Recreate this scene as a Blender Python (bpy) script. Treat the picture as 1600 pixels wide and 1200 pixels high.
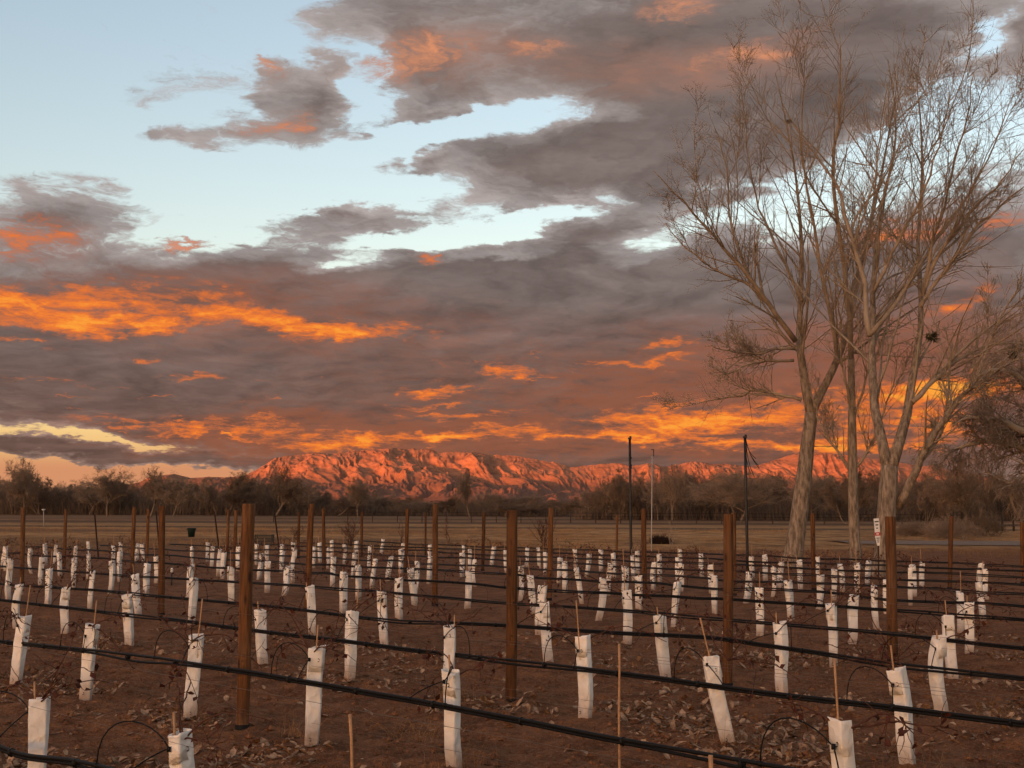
import bpy, math, random
import numpy as np
from mathutils import Vector, Matrix

for o in list(bpy.data.objects): bpy.data.objects.remove(o, do_unlink=True)
SC = bpy.context.scene
COL = SC.collection
rad = math.radians

# ------------------------------------------------------------------ camera
EYE = 1.8; F = 2220.0; PITCH = math.atan(190/2220.0); ROLL = 0.004
cam_data = bpy.data.cameras.new('camera'); cam = bpy.data.objects.new('camera', cam_data); COL.objects.link(cam)
cam_data.sensor_width = 36; cam_data.lens = F/1600*36; cam_data.clip_start = .05; cam_data.clip_end = 150000
cam.location = (0, 0, EYE)
CAMR = Matrix.Rotation(math.pi/2+PITCH, 3, 'X') @ Matrix.Rotation(ROLL, 3, 'Z')
cam.rotation_euler = CAMR.to_euler()
SC.camera = cam
SC.render.resolution_x = 1024; SC.render.resolution_y = 768

def ray(x, y):
    """world direction (per unit of world Y) through a point of the photograph (1600x1200)"""
    d = CAMR @ Vector((x-800, 600-y, -F)); return d/d.y
def at(x, y, depth):
    d = ray(x, y); return np.array((d.x*depth, depth, EYE+d.z*depth))
def on_ground(x, y):
    d = ray(x, y); t = -EYE/d.z; return np.array((d.x*t, t, 0.))
def azel(x, y):
    d = ray(x, y).normalized(); return math.atan2(d.x, d.y), math.asin(d.z)

# ------------------------------------------------------------------ light
EXPOSURE = 1.3
SUN_AZ = rad(-146); SUN_EL = rad(2.2)          # azimuth measured from +Y towards +X: behind the camera to the left
SUND = Vector((math.sin(SUN_AZ)*math.cos(SUN_EL), math.cos(SUN_AZ)*math.cos(SUN_EL), math.sin(SUN_EL)))
sun_data = bpy.data.lights.new('sun', 'SUN'); sun_data.energy = 3.1; sun_data.angle = rad(.53); sun_data.color = (1, .255, .075)
sun = bpy.data.objects.new('sun', sun_data); COL.objects.link(sun)
sun.rotation_euler = SUND.to_track_quat('Z', 'Y').to_euler()
vs = SC.view_settings
SC.display_settings.display_device = 'sRGB'
vs.view_transform = 'Standard'; vs.look = 'None'; vs.exposure = EXPOSURE; vs.gamma = 1; vs.use_curve_mapping = False

def lin(c):
    return tuple((v/255/12.92 if v/255 <= .04045 else ((v/255+.055)/1.055)**2.4) for v in c)

class NT:
    """small helper for building node trees"""
    def __init__(s, tree): s.t = tree; s.n = tree.nodes; s.l = tree.links
    def add(s, typ, ins=None, **kw):
        n = s.n.new(typ)
        for k, v in kw.items(): setattr(n, k, v)
        for k, v in (ins or {}).items(): s.put(n.inputs[k], v)
        return n
    def put(s, sock, v):
        if hasattr(v, 'is_linked') or isinstance(v, bpy.types.NodeSocket): s.l.new(v, sock)
        else:
            if sock.type == 'RGBA' and len(v) == 3: v = (*v, 1)
            sock.default_value = v
    def m(s, op, a, b=None, c=None, clamp=False):
        n = s.n.new('ShaderNodeMath'); n.operation = op; n.use_clamp = clamp
        for i, v in enumerate((a, b, c)):
            if v is not None: s.put(n.inputs[i], v)
        return n.outputs[0]
    def vm(s, op, a, b=None, scale=None):
        n = s.n.new('ShaderNodeVectorMath'); n.operation = op
        s.put(n.inputs[0], a)
        if b is not None: s.put(n.inputs[1], b)
        if scale is not None: s.put(n.inputs['Scale'], scale)
        return n.outputs[0]
    def ss(s, v, a, b, x=0., y=1.):
        n = s.add('ShaderNodeMapRange', interpolation_type='SMOOTHSTEP')
        for k, q in zip(range(5), (v, a, b, x, y)): s.put(n.inputs[k], q)
        return n.outputs[0]
    def mix(s, f, a, b, blend='MIX'):
        n = s.n.new('ShaderNodeMix'); n.data_type = 'RGBA'; n.blend_type = blend
        s.put(n.inputs[0], f); s.put(n.inputs[6], a); s.put(n.inputs[7], b); return n.outputs[2]
    def noise(s, vec, scale, detail=5, rough=.55, dist=0., lac=2., out=0, dim='3D'):
        n = s.add('ShaderNodeTexNoise', noise_dimensions=dim)
        s.put(n.inputs['Vector'], vec); n.inputs['Scale'].default_value = scale; n.inputs['Detail'].default_value = detail
        n.inputs['Roughness'].default_value = rough; n.inputs['Distortion'].default_value = dist; n.inputs['Lacunarity'].default_value = lac
        return n.outputs[out]

# ------------------------------------------------------------------ sky
def build_sky():
    w = bpy.data.worlds.new('World'); SC.world = w; w.use_nodes = True
    g = NT(w.node_tree); g.n.clear()
    K = 1/2**EXPOSURE
    def col(*c): return tuple(v*K for v in lin(c))
    tc = g.add('ShaderNodeTexCoord'); D = tc.outputs['Generated']
    sep = g.add('ShaderNodeSeparateXYZ', {0: D}); dx, dy, dz = sep.outputs
    sky = g.add('ShaderNodeTexSky', sky_type='NISHITA', sun_disc=False)
    sky.sun_elevation = SUN_EL; sky.sun_rotation = SUN_AZ; sky.altitude = 1500; sky.air_density = 1.0; sky.dust_density = 4.5; sky.ozone_density = 1.5
    clear = g.vm('MULTIPLY', sky.outputs[0], (.345, .264, .226))
    el = g.m('ARCSINE', dz); az = g.m('ARCTAN2', dx, dy)
    U = 22.2
    wv = g.vm('MULTIPLY', D, (1, 1, 2.6))
    warp1 = g.vm('SUBTRACT', g.noise(wv, 9, 5, .6, out=1), (.5, .5, .5))
    warp2 = g.vm('SUBTRACT', g.noise(wv, 42, 4, .6, out=1), (.5, .5, .5))
    P0 = g.add('ShaderNodeCombineXYZ', {0: g.m('MULTIPLY', az, U), 1: g.m('MULTIPLY', el, U)}).outputs[0]
    wsum = g.vm('ADD', g.vm('MULTIPLY', warp1, (2.2, .95, 0)), g.vm('MULTIPLY', warp2, (.55, .32, 0)))
    P = g.vm('ADD', P0, wsum)
    # perspective plane of the cloud deck
    h = g.m('ADD', dz, .10)
    Q = g.vm('MULTIPLY', g.add('ShaderNodeCombineXYZ', {0: g.m('DIVIDE', dx, h), 1: g.m('DIVIDE', dy, h), 2: .3}).outputs[0], (1, .75, 1))
    Qw = g.vm('ADD', Q, g.vm('MULTIPLY', warp1, (.5, .5, 0)))
    n1 = g.noise(Qw, 3.0, 7, .56)
    n2 = g.noise(g.vm('ADD', Qw, (.04, .07, 0)), 3.0, 6, .56)
    nf = g.noise(Qw, 15, 7, .64)
    S = g.noise(g.vm('MULTIPLY', P, (1.1, 5.5, 1)), 1.0, 5, .62)
    relief = g.m('SUBTRACT', n1, n2)
    def blobs(lst, P):
        acc = None
        for (x, y, rx, ry, ang, amp) in lst:
            a, e = azel(x, y)
            mp = g.add('ShaderNodeMapping', {0: P}, vector_type='TEXTURE')
            mp.inputs[1].default_value = (a*U, e*U, 0); mp.inputs[2].default_value = (0, 0, rad(ang)); mp.inputs[3].default_value = (rx/100, ry/100, 1)
            gr = g.add('ShaderNodeTexGradient', {0: mp.outputs[0]}, gradient_type='SPHERICAL')
            acc = g.m('MULTIPLY_ADD', gr.outputs[1], amp, acc if acc is not None else 0.)
        return acc
    grey = blobs([
        (1010, 90, 560, 150, -3, 2.2), (1330, 40, 480, 130, 4, 1.6), (620, 20, 180, 60, 0, .7), (640, 110, 170, 80, -8, 1.0),
        (470, 148, 125, 72, 24, 1.5), (610, 190, 190, 34, 16, 1.0), (300, 216, 130, 24, 4, .85), (400, 118, 60, 45, 40, .5),
        (900, 262, 350, 95, 4, 1.9), (1130, 230, 330, 130, 10, 1.8), (60, 340, 190, 72, 8, 1.6), (320, 328, 90, 24, 18, .7), (650, 250, 90, 20, 18, .6),
        (545, 342, 170, 44, 10, 1.45), (790, 345, 120, 26, 0, .8),
        (180, 466, 620, 96, 3, 2.1), (640, 450, 560, 85, 6, 2.0), (950, 420, 480, 110, 10, 2.0), (1250, 420, 420, 120, 4, 1.4),
        (1580, 110, 150, 70, 50, 1.2), (1500, 380, 260, 110, 20, 1.3), (1320, 200, 180, 60, 30, .6),
        (300, 610, 1100, 135, 0, 2.4), (1000, 580, 1000, 160, 0, 2.2), (1500, 560, 620, 200, 0, 2.0), (900, 690, 1000, 60, 0, 1.6),
        (150, 716, 520, 20, -2, 1.9), (700, 700, 500, 40, 0, .8), (1050, 738, 760, 50, 0, 2.0)], P)
    gaps = blobs([(530, 424, 110, 30, 4, 2.0), (690, 366, 190, 32, 8, 1.0), (1010, 405, 130, 50, 14, 2.2), (1130, 330, 200, 44, 16, 1.6),
        (1440, 215, 240, 80, 24, 1.3), (1290, 330, 240, 50, 10, 1.0), (1180, 370, 170, 40, 20, .8), (1540, 50, 80, 36, 30, 1.2),
        (120, 688, 470, 18, -3, 1.45), (200, 745, 400, 26, 0, 1.4), (760, 195, 330, 30, 6, .9), (430, 290, 260, 60, 6, .9), (860, 342, 210, 24, 6, 1.3), (600, 298, 190, 34, 10, .9), (780, 396, 170, 16, 6, 1.1), (548, 108, 46, 80, -20, 1.2), (560, 225, 120, 30, 10, .8), (300, 300, 300, 60, 4, .4)], P)
    # away from the picture the same broken deck goes on, thinning towards the sunset
    out = g.m('MAXIMUM', g.ss(g.m('ABSOLUTE', az), .36, .62), g.ss(el, .37, .55))
    east = g.ss(dy, -.35, .25)
    fall = g.m('MULTIPLY', out, g.m('ADD', g.m('MULTIPLY', east, .55), g.m('MULTIPLY', g.ss(g.noise(Q, 1.1, 3), .4, .65), .48)))
    M = g.m('ADD', g.m('SUBTRACT', grey, gaps), fall)
    M = g.m('ADD', M, g.m('MULTIPLY', g.m('SUBTRACT', n1, .5), 1.9))
    M = g.m('ADD', M, g.m('MULTIPLY', g.m('SUBTRACT', nf, .5), 1.15))
    alpha = g.ss(M, .2, .68)
    thick = g.ss(M, .45, 1.7)
    # grey of the deck: neutral high up, browner towards the horizon
    low = g.ss(el, .17, .03)
    cA = g.mix(low, col(164, 155, 152), col(150, 122, 110))
    cB = g.mix(low, col(117, 105, 101), col(110, 85, 76))
    cloud = g.mix(thick, cA, cB)
    shade = g.m('ADD', 1., g.m('MULTIPLY', relief, 1.7))
    shade = g.m('MINIMUM', g.m('MAXIMUM', shade, .72), 1.4)
    lay = g.noise(g.vm('MULTIPLY', P, (.32, 1.5, 1)), 1.0, 5, .58)
    shade = g.m('MULTIPLY', shade, g.m('ADD', .62, g.m('MULTIPLY', lay, .78)))
    cloud = g.vm('SCALE', cloud, scale=shade)
    # undersides catching the sun: broad red wash, orange patches, yellow cores
    wash = blobs([(1000, 620, 900, 170, 0, .8), (1350, 600, 500, 160, 0, .6), (950, 110, 420, 90, 0, .45), (1150, 95, 330, 60, 4, .5), (300, 480, 560, 100, 0, .85), (660, 90, 260, 90, 10, .55),
        (500, 690, 500, 60, 0, .7), (700, 690, 800, 40, 0, .7), (1450, 470, 260, 160, 0, .5), (60, 370, 150, 50, 0, .6)], P)
    org = blobs([(200, 484, 200, 52, 4, 1.2), (25, 468, 130, 42, 0, 1.2), (420, 508, 170, 30, -3, 1.4), (560, 520, 170, 16, -2, 1.2), (120, 512, 240, 16, 0, .8),
        (650, 92, 160, 54, 12, .72), (860, 74, 80, 26, 0, .5), (1065, 10, 80, 40, 0, .85), (1190, 78, 160, 28, 10, .62), (30, 362, 120, 42, 0, .8), (420, 185, 60, 26, 20, .6), (330, 384, 110, 14, 3, 1.0), (660, 404, 34, 13, 0, 1.1), (400, 110, 40, 30, 30, .5),
        (790, 580, 100, 15, 0, 1.4), (1040, 541, 80, 13, 0, 1.1), (1000, 568, 110, 11, 0, 1.1), (690, 606, 110, 9, 0, 1.0), (700, 631, 80, 8, 0, 1.0), (730, 655, 130, 9, 0, 1.1), (660, 586, 70, 8, 0, .5), (230, 562, 40, 9, 0, .9), (30, 541, 60, 9, 0, .9), (60, 602, 60, 8, 0, .7), (280, 594, 60, 7, 0, .7), (390, 608, 40, 7, 0, .6),
        (440, 680, 420, 20, -2, .95), (780, 684, 150, 16, 0, 1.2), (620, 690, 260, 12, 0, 1.1), (1060, 668, 210, 38, 3, 1.1), (1130, 640, 190, 28, 6, .95), (1320, 640, 200, 54, 0, .8), (1450, 648, 130, 62, 0, .95), (1300, 690, 330, 16, 0, 1.2), (1460, 605, 160, 24, 0, 1.0), (960, 690, 130, 10, 0, 1.0),
        (1500, 462, 80, 20, 8, .9), (1540, 345, 70, 20, 20, .9), (1395, 362, 90, 24, 10, .9), (1560, 600, 120, 30, 0, .9)], P)
    tex = g.m('ADD', g.m('MULTIPLY', g.m('SUBTRACT', nf, .5), 2.3), g.m('MULTIPLY', relief, 2.0))
    tex = g.m('ADD', tex, g.m('MULTIPLY', g.m('SUBTRACT', S, .55), g.m('ADD', 1.5, g.m('MULTIPLY', low, 2.6))))
    Ow = g.m('MULTIPLY', wash, g.m('ADD', .75, g.m('MULTIPLY', tex, .4)))
    cloud = g.mix(g.m('MULTIPLY', g.ss(Ow, .05, .75), .75), cloud, g.mix(g.ss(el, .2, .28), col(150, 88, 62), col(164, 116, 96)))
    S2 = g.noise(g.vm('MULTIPLY', P, (1.0, 8.5, 1)), 1.0, 4, .55)
    zone = g.m('MULTIPLY', g.m('MULTIPLY', g.ss(el, .030, .055), g.ss(el, .135, .085)), east)
    streak = g.m('MULTIPLY', g.m('MULTIPLY', g.ss(S2, .60, .72), zone), g.ss(g.noise(g.vm('MULTIPLY', P, (.22, .6, 1)), 1., 2), .42, .62))
    O = g.m('ADD', g.m('ADD', org, g.m('MULTIPLY', tex, g.ss(org, .02, .4))), streak)
    cloud = g.mix(g.m('MULTIPLY', g.ss(O, -.1, .7), .5), cloud, g.mix(g.ss(el, .2, .28), col(158, 98, 74), col(176, 124, 102)))
    cloud = g.mix(g.m('MULTIPLY', g.ss(O, .15, 1.35), .93), cloud, g.mix(g.ss(el, .22, .30), col(246, 124, 48), col(228, 150, 108)))
    cloud = g.mix(g.m('MULTIPLY', g.ss(O, .95, 1.9), .8), cloud, g.mix(g.ss(el, .2, .27), col(255, 170, 62), col(240, 162, 116)))
    # warm light low over the horizon in the clear gaps
    horizon = g.ss(el, .085, .02)
    clear = g.mix(g.m('MULTIPLY', horizon, east), clear, g.mix(g.ss(el, .022, .045), col(214, 146, 104), col(236, 188, 128)))
    alpha = g.m('MAXIMUM', alpha, g.m('MULTIPLY', g.ss(O, .15, .7), .9))
    final = g.mix(alpha, clear, cloud)
    bg = g.add('ShaderNodeBackground', {0: final, 1: 1.0})
    outn = g.add('ShaderNodeOutputWorld', {0: bg.outputs[0]})
    w.cycles.sampling_method = 'MANUAL'; w.cycles.sample_map_resolution = 512
build_sky()

# ------------------------------------------------------------------ mesh helpers
rng = np.random.default_rng(7)
class MB:
    """collects faces; build() links them as one mesh object"""
    def __init__(s): s.v = []; s.f = []; s.n = 0; s.mi = []
    def add(s, V, Fq, mat=0):
        V = np.asarray(V, float).reshape(-1, 3); Fq = np.asarray(Fq, int)
        s.v.append(V); s.f.append((Fq+s.n, mat)); s.n += len(V)
    def box(s, c, size, rot=None, mat=0):
        x, y, z = np.array(size)/2
        V = np.array([(-x,-y,-z),(x,-y,-z),(x,y,-z),(-x,y,-z),(-x,-y,z),(x,-y,z),(x,y,z),(-x,y,z)])
        if rot is not None: V = V @ np.array(rot).T
        s.add(V+np.array(c), [(0,3,2,1),(4,5,6,7),(0,1,5,4),(1,2,6,5),(2,3,7,6),(3,0,4,7)], mat)
    def tubes(s, P, R, sides=6, cap=True, mat=0):
        P = np.asarray(P, float); R = np.asarray(R, float)
        if P.ndim == 2: P = P[None]; R = R[None]
        B, N, _ = P.shape
        T = np.gradient(P, axis=1); T /= np.linalg.norm(T, axis=2, keepdims=True)+1e-12
        ref = np.where(np.abs(T[:, :1, 2:3]) > .9, np.array((1., 0, 0)), np.array((0, 0, 1.)))
        A = np.cross(T, ref); A /= np.linalg.norm(A, axis=2, keepdims=True)+1e-12
        C = np.cross(T, A)
        th = np.arange(sides)*2*np.pi/sides
        V = P[:, :, None, :]+R[:, :, None, None]*(np.cos(th)[None, None, :, None]*A[:, :, None, :]+np.sin(th)[None, None, :, None]*C[:, :, None, :])
        i = np.arange(B)[:, None, None]*N*sides+np.arange(N-1)[None, :, None]*sides
        k = np.arange(sides)[None, None, :]; k2 = (k+1) % sides
        Fq = np.stack([i+k, i+k2, i+sides+k2, i+sides+k], -1).reshape(-1, 4)
        base = s.n
        s.add(V, Fq, mat)
        if cap and sides > 3:
            for e in (0, N-1):
                idx = (np.arange(B)[:, None]*N*sides+e*sides+np.arange(sides)[None])
                if e == 0: idx = idx[:, ::-1]
                s.f.append((idx+base, mat))
    def build(s, name, mats, parent=None, smooth=True, link=True):
        V = np.concatenate(s.v); me = bpy.data.meshes.new(name)
        me.vertices.add(len(V)); me.vertices.foreach_set('co', V.astype(np.float32).ravel())
        li = np.concatenate([f.ravel() for f, _ in s.f]); cnt = np.concatenate([np.full(len(f), f.shape[1]) for f, _ in s.f])
        mi = np.concatenate([np.full(len(f), m) for f, m in s.f])
        me.loops.add(len(li)); me.loops.foreach_set('vertex_index', li.astype(np.int32))
        me.polygons.add(len(cnt)); me.polygons.foreach_set('loop_start', np.concatenate([[0], np.cumsum(cnt)[:-1]]).astype(np.int32))
        me.polygons.foreach_set('loop_total', cnt.astype(np.int32))
        me.polygons.foreach_set('material_index', mi.astype(np.int32))
        me.polygons.foreach_set('use_smooth', np.full(len(cnt), smooth))
        me.update(calc_edges=True)
        for m in (mats if isinstance(mats, (list, tuple)) else [mats]): me.materials.append(m)
        if not link: return me
        return obj(name, me, parent)
def obj(name, me, parent=None):
    o = bpy.data.objects.new(name, me); COL.objects.link(o)
    if parent: o.parent = parent
    return o
def tag(o, label=None, cat=None, group=None, kind=None):
    if label: o['label'] = label
    if cat: o['category'] = cat
    if group: o['group'] = group
    if kind: o['kind'] = kind
    return o
def empty(name, loc, rz=0.):
    o = bpy.data.objects.new(name, None); COL.objects.link(o); o.location = loc; o.rotation_euler = (0, 0, rz); o.empty_display_size = .1; return o
def copy_tree(o, parent=None):
    c = o.copy(); COL.objects.link(c); c.parent = parent
    for ch in list(o.children): copy_tree(ch, c)
    return c

def vnoise(x, y, seed=0):
    """smooth value noise on arrays"""
    xi = np.floor(x).astype(int); yi = np.floor(y).astype(int); fx = x-xi; fy = y-yi
    fx = fx*fx*(3-2*fx); fy = fy*fy*(3-2*fy)
    def hsh(a, b):
        n = (a*374761393+b*668265263+seed*1442695041) & 0x7fffffff
        n = ((n ^ (n >> 13))*1274126177) & 0x7fffffff
        return ((n ^ (n >> 16)) & 0xffff)/65535.
    return (hsh(xi, yi)*(1-fx)+hsh(xi+1, yi)*fx)*(1-fy)+(hsh(xi, yi+1)*(1-fx)+hsh(xi+1, yi+1)*fx)*fy
def fbm(x, y, o=4, seed=0, g=.5):
    s = 0; a = 1; t = 0
    for i in range(o):
        s = s+a*vnoise(x*2**i, y*2**i, seed+i*17); t += a; a *= g
    return s/t

# ------------------------------------------------------------------ materials
def mat(name, base, rough=.85, var=.25, scale=8., second=None, bump=0., bscale=30., spec=.25, stretch=(1, 1, 1), build=None, coord='Object', metallic=0., bdist=.01):
    m = bpy.data.materials.new(name); m.use_nodes = True; g = NT(m.node_tree); b = m.node_tree.nodes['Principled BSDF']
    tc = g.add('ShaderNodeTexCoord'); v = g.vm('MULTIPLY', tc.outputs[coord], stretch)
    n = g.noise(v, scale, 5, .6)
    second = second or tuple(c*(1-var*1.6) for c in base)
    f = g.ss(n, .3, .7)
    c = g.mix(f, base, second)
    if build: c = build(g, tc, c)
    g.put(b.inputs['Base Color'], c); b.inputs['Roughness'].default_value = rough; b.inputs['Specular IOR Level'].default_value = spec; b.inputs['Metallic'].default_value = metallic
    if bump:
        bn = g.add('ShaderNodeBump', {'Height': g.noise(v, bscale, 5, .6), 'Strength': bump, 'Distance': bdist}); g.l.new(bn.outputs[0], b.inputs['Normal'])
    return m

ROWA = rad(42); ROWS = 2.42; ROW0 = 1.1075
def row_xy(n, q, off=0.):
    p = ROW0+ROWS*n+off
    return p*math.cos(ROWA)-q*math.sin(ROWA), p*math.sin(ROWA)+q*math.cos(ROWA)
def ground_h(x, y):
    x = np.asarray(x, float); y = np.asarray(y, float)
    near = np.clip((62-y)/20, 0, 1)*np.clip((40-np.abs(x))/15, 0, 1)
    p = (x*math.cos(ROWA)+y*math.sin(ROWA)-ROW0)/ROWS
    h = .022*np.cos(p*2*np.pi)*near
    h = h+near*(.045*(fbm(x*.5, y*.5, 3, 3)-.5)+.05*(fbm(x*2.2, y*2.2, 3, 5)-.5))
    return h
def soil_fine(x, y):
    near = np.clip((30-y)/14, 0, 1)
    a = fbm(x*6, y*6, 3, 9)-.5; b = np.abs(fbm(x*11, y*11, 2, 21)-.5)
    return near*(.075*a+.09*(.22-b)*(fbm(x*1.3, y*1.3, 2, 31) > .42))

def soil_build(g, tc, c):
    sep = g.add('ShaderNodeSeparateXYZ', {0: tc.outputs['Object']}); X, Y, Z = sep.outputs
    v = tc.outputs['Object']
    big = g.noise(v, .35, 4, .6); mid = g.noise(v, 2.6, 5, .65); fin = g.noise(v, 22, 5, .75); spk = g.noise(v, 48, 3, .7)
    soil = g.mix(g.ss(mid, .3, .72), (.275, .123, .058), (.118, .049, .024))
    soil = g.mix(g.m('MULTIPLY', g.ss(fin, .48, .66), .7), soil, (.35, .175, .094))
    soil = g.mix(g.m('MULTIPLY', g.ss(spk, .56, .66), .7), soil, (.055, .026, .016))
    soil = g.mix(g.m('MULTIPLY', g.ss(big, .5, .7), .35), soil, (.125, .060, .033))
    # far field in bands: weeds, dry grass, mown strips, bare dirt
    edge = g.m('ADD', Y, g.m('MULTIPLY', g.m('SUBTRACT', g.noise(v, .12, 5, .6), .5), 7.))
    gn = g.m('ADD', g.m('MULTIPLY', g.noise(g.vm('MULTIPLY', v, (1, .35, 1)), .8, 6, .7), .6), g.m('MULTIPLY', g.noise(g.vm('MULTIPLY', v, (.35, 1, 1)), .16, 4, .65), .4))
    grass = g.mix(g.ss(gn, .38, .62), (.18, .09, .04), (.50, .275, .115))
    weeds = g.mix(g.ss(gn, .35, .65), (.13, .064, .033), (.25, .145, .07))
    dirt = g.mix(gn, (.17, .085, .045), (.22, .12, .065))
    edge2 = g.m('ADD', Y, g.m('MULTIPLY', g.m('SUBTRACT', g.noise(v, .05, 3, .6), .5), 5.))
    def band(c, other, y0, y1, e=edge, sft=1.5):
        f = g.m('MULTIPLY', g.ss(e, y0-sft, y0+sft), g.ss(e, y1+sft, y1-sft)); return g.mix(f, c, other)
    c = soil
    left = g.ss(X, 4, -8)
    c = g.mix(g.m('MULTIPLY', g.ss(edge, 52, 62), g.ss(X, 6, -4)), c, weeds)
    c = g.mix(g.ss(edge, 58, 61), c, g.mix(left, grass, weeds))
    c = g.mix(g.ss(edge, 74, 80), c, grass)
    c = band(c, g.mix(left, grass, dirt), 93, 102, edge2, 2.)
    c = band(c, (.12, .075, .045), 112, 119, edge2, 1.5)
    c = band(c, g.mix(gn, (.26, .14, .06), (.42, .235, .105)), 121, 129, edge2, 3.)
    c = band(c, g.mix(gn, (.10, .055, .032), (.17, .095, .052)), 137, 158, edge, 5)
    c = g.mix(g.ss(edge2, 160, 166), c, dirt)
    c = band(c, (.2, .13, .07), 190, 205, edge2, 4)
    return c
MAT = {}
MAT['soil'] = mat('soil', (.1, .05, .03), .95, bump=1., bscale=30, spec=.1, build=soil_build, bdist=.045)
MAT['wood'] = mat('treated_wood', (.17, .072, .025), .85, second=(.055, .024, .011), scale=6, stretch=(9, 9, .5), bump=1., bscale=22, spec=.2)
def wood_build(g, tc, c):
    oi = g.add('ShaderNodeObjectInfo'); v = g.vm('ADD', tc.outputs['Object'], g.vm('SCALE', (3, 5, 11), scale=oi.outputs['Random']))
    kn = g.add('ShaderNodeTexVoronoi', {'Vector': g.vm('MULTIPLY', v, (9, 9, 3.2)), 'Scale': 1.}, feature='F1')
    c = g.mix(g.ss(kn.outputs['Distance'], .20, .08), c, (.028, .012, .007))
    crack = g.noise(g.vm('MULTIPLY', v, (55, 55, 1.2)), 1., 3, .6); c = g.mix(g.ss(crack, .60, .70), c, (.03, .013, .007))
    grey = g.noise(v, 1.7, 4, .6); c = g.mix(g.m('MULTIPLY', g.ss(grey, .45, .75), g.m('MULTIPLY', oi.outputs['Random'], .6)), c, (.20, .12, .07))
    return g.vm('SCALE', c, scale=g.m('ADD', .75, g.m('MULTIPLY', oi.outputs['Random'], .5)))
MAT['wood'] = mat('treated_wood', (.17, .072, .025), .85, second=(.055, .024, .011), scale=6, stretch=(9, 9, .5), bump=1., bscale=22, spec=.2, build=wood_build)
MAT['boot'] = mat('tar', (.01, .01, .01), .8)
MAT['hose'] = mat('black_hose', (.008, .008, .0085), .55, var=.2, spec=.2)
MAT['wire'] = mat('trellis_wire', (.22, .17, .14), .5, metallic=.6)
MAT['bamboo'] = mat('bamboo', (.50, .29, .15), .7, second=(.34, .19, .10), scale=4, stretch=(2, 2, 6))
MAT['cane'] = mat('vine_cane', (.10, .042, .026), .85, second=(.05, .021, .014), scale=20)
MAT['vleaf'] = mat('dry_vine_leaf', (.085, .024, .013), .8, second=(.045, .015, .01), scale=30)
MAT['litter'] = mat('leaf_litter', (.47, .30, .185), .85, second=(.11, .055, .03), scale=13., var=.5)
MAT['straw'] = mat('dry_grass', (.42, .235, .10), .9, second=(.23, .125, .055), scale=1.3)
MAT['steel'] = mat('rusty_steel', (.045, .02, .012), .7, second=(.02, .012, .01), scale=12)
MAT['black'] = mat('black_paint', (.012, .012, .013), .45, spec=.4)
MAT['white'] = mat('white_paint', (.74, .72, .70), .5, var=.05)
MAT['pipe'] = mat('galvanised_pipe', (.42, .40, .38), .5, var=.15)
MAT['red'] = mat('red_print', (.45, .03, .025), .5, var=.05)
MAT['ink'] = mat('dark_print', (.05, .045, .045), .6, var=.05)
MAT['green'] = mat('dark_green_plastic', (.006, .018, .014), .5, var=.1)
MAT['bark'] = mat('cottonwood_bark', (.36, .29, .22), .95, second=(.12, .092, .068), scale=4.2, stretch=(3.2, 3.2, .8), bump=1., bscale=7, bdist=.05, spec=.1)
MAT['limb'] = mat('pale_branch', (.36, .285, .21), .9, second=(.21, .16, .115), scale=3, spec=.1)
MAT['twig'] = mat('twig', (.37, .295, .22), .9, second=(.235, .18, .13), scale=.5, spec=.1)
MAT['mistle'] = mat('mistletoe', (.055, .05, .022), .9)
MAT['gravel'] = mat('gravel', (.25, .17, .12), .95, second=(.18, .12, .085), scale=3, bump=.5, bscale=60)
MAT['farfence'] = mat('weathered_fence', (.05, .038, .028), .9)
for k, (a, b) in enumerate([((.27, .20, .145), (.16, .115, .085)), ((.33, .245, .18), (.20, .145, .105)), ((.215, .155, .11), (.13, .094, .068)), ((.29, .20, .14), (.17, .12, .085))]):
    MAT['bosque%d' % k] = mat('bosque_twigs', a, .95, second=b, scale=.35, spec=.05)
MAT['thicket'] = mat('thicket', (.17, .122, .087), .95, second=(.105, .075, .054), scale=.2, spec=.05)

def sleeve_build(g, tc, c):
    v = tc.outputs['Object']
    sep = g.add('ShaderNodeSeparateXYZ', {0: v}); Z = sep.outputs[2]
    oi = g.add('ShaderNodeObjectInfo')
    vv = g.vm('ADD', v, g.vm('SCALE', (7, 3, 5), scale=oi.outputs['Random']))
    c = g.mix(g.ss(g.noise(vv, 7, 5, .6), .35, .75), (.87, .85, .81), (.75, .70, .635))
    fleck = g.ss(g.noise(vv, 40, 3, .7), .66, .78)
    c = g.mix(g.m('MULTIPLY', fleck, .45), c, (.45, .33, .24))
    st = g.m('MULTIPLY', g.ss(g.m('ADD', Z, g.m('MULTIPLY', g.noise(vv, 14, 4, .65), .22)), .42, .06), .92)
    c = g.mix(st, c, (.27, .165, .105))
    dim = g.m('ADD', .90, g.m('MULTIPLY', oi.outputs['Random'], .16)); c = g.vm('SCALE', c, scale=dim)
    return c
m = mat('sleeve_fabric', (.8, .77, .72), .75, spec=.15, build=sleeve_build); MAT['sleeve'] = m
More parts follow.
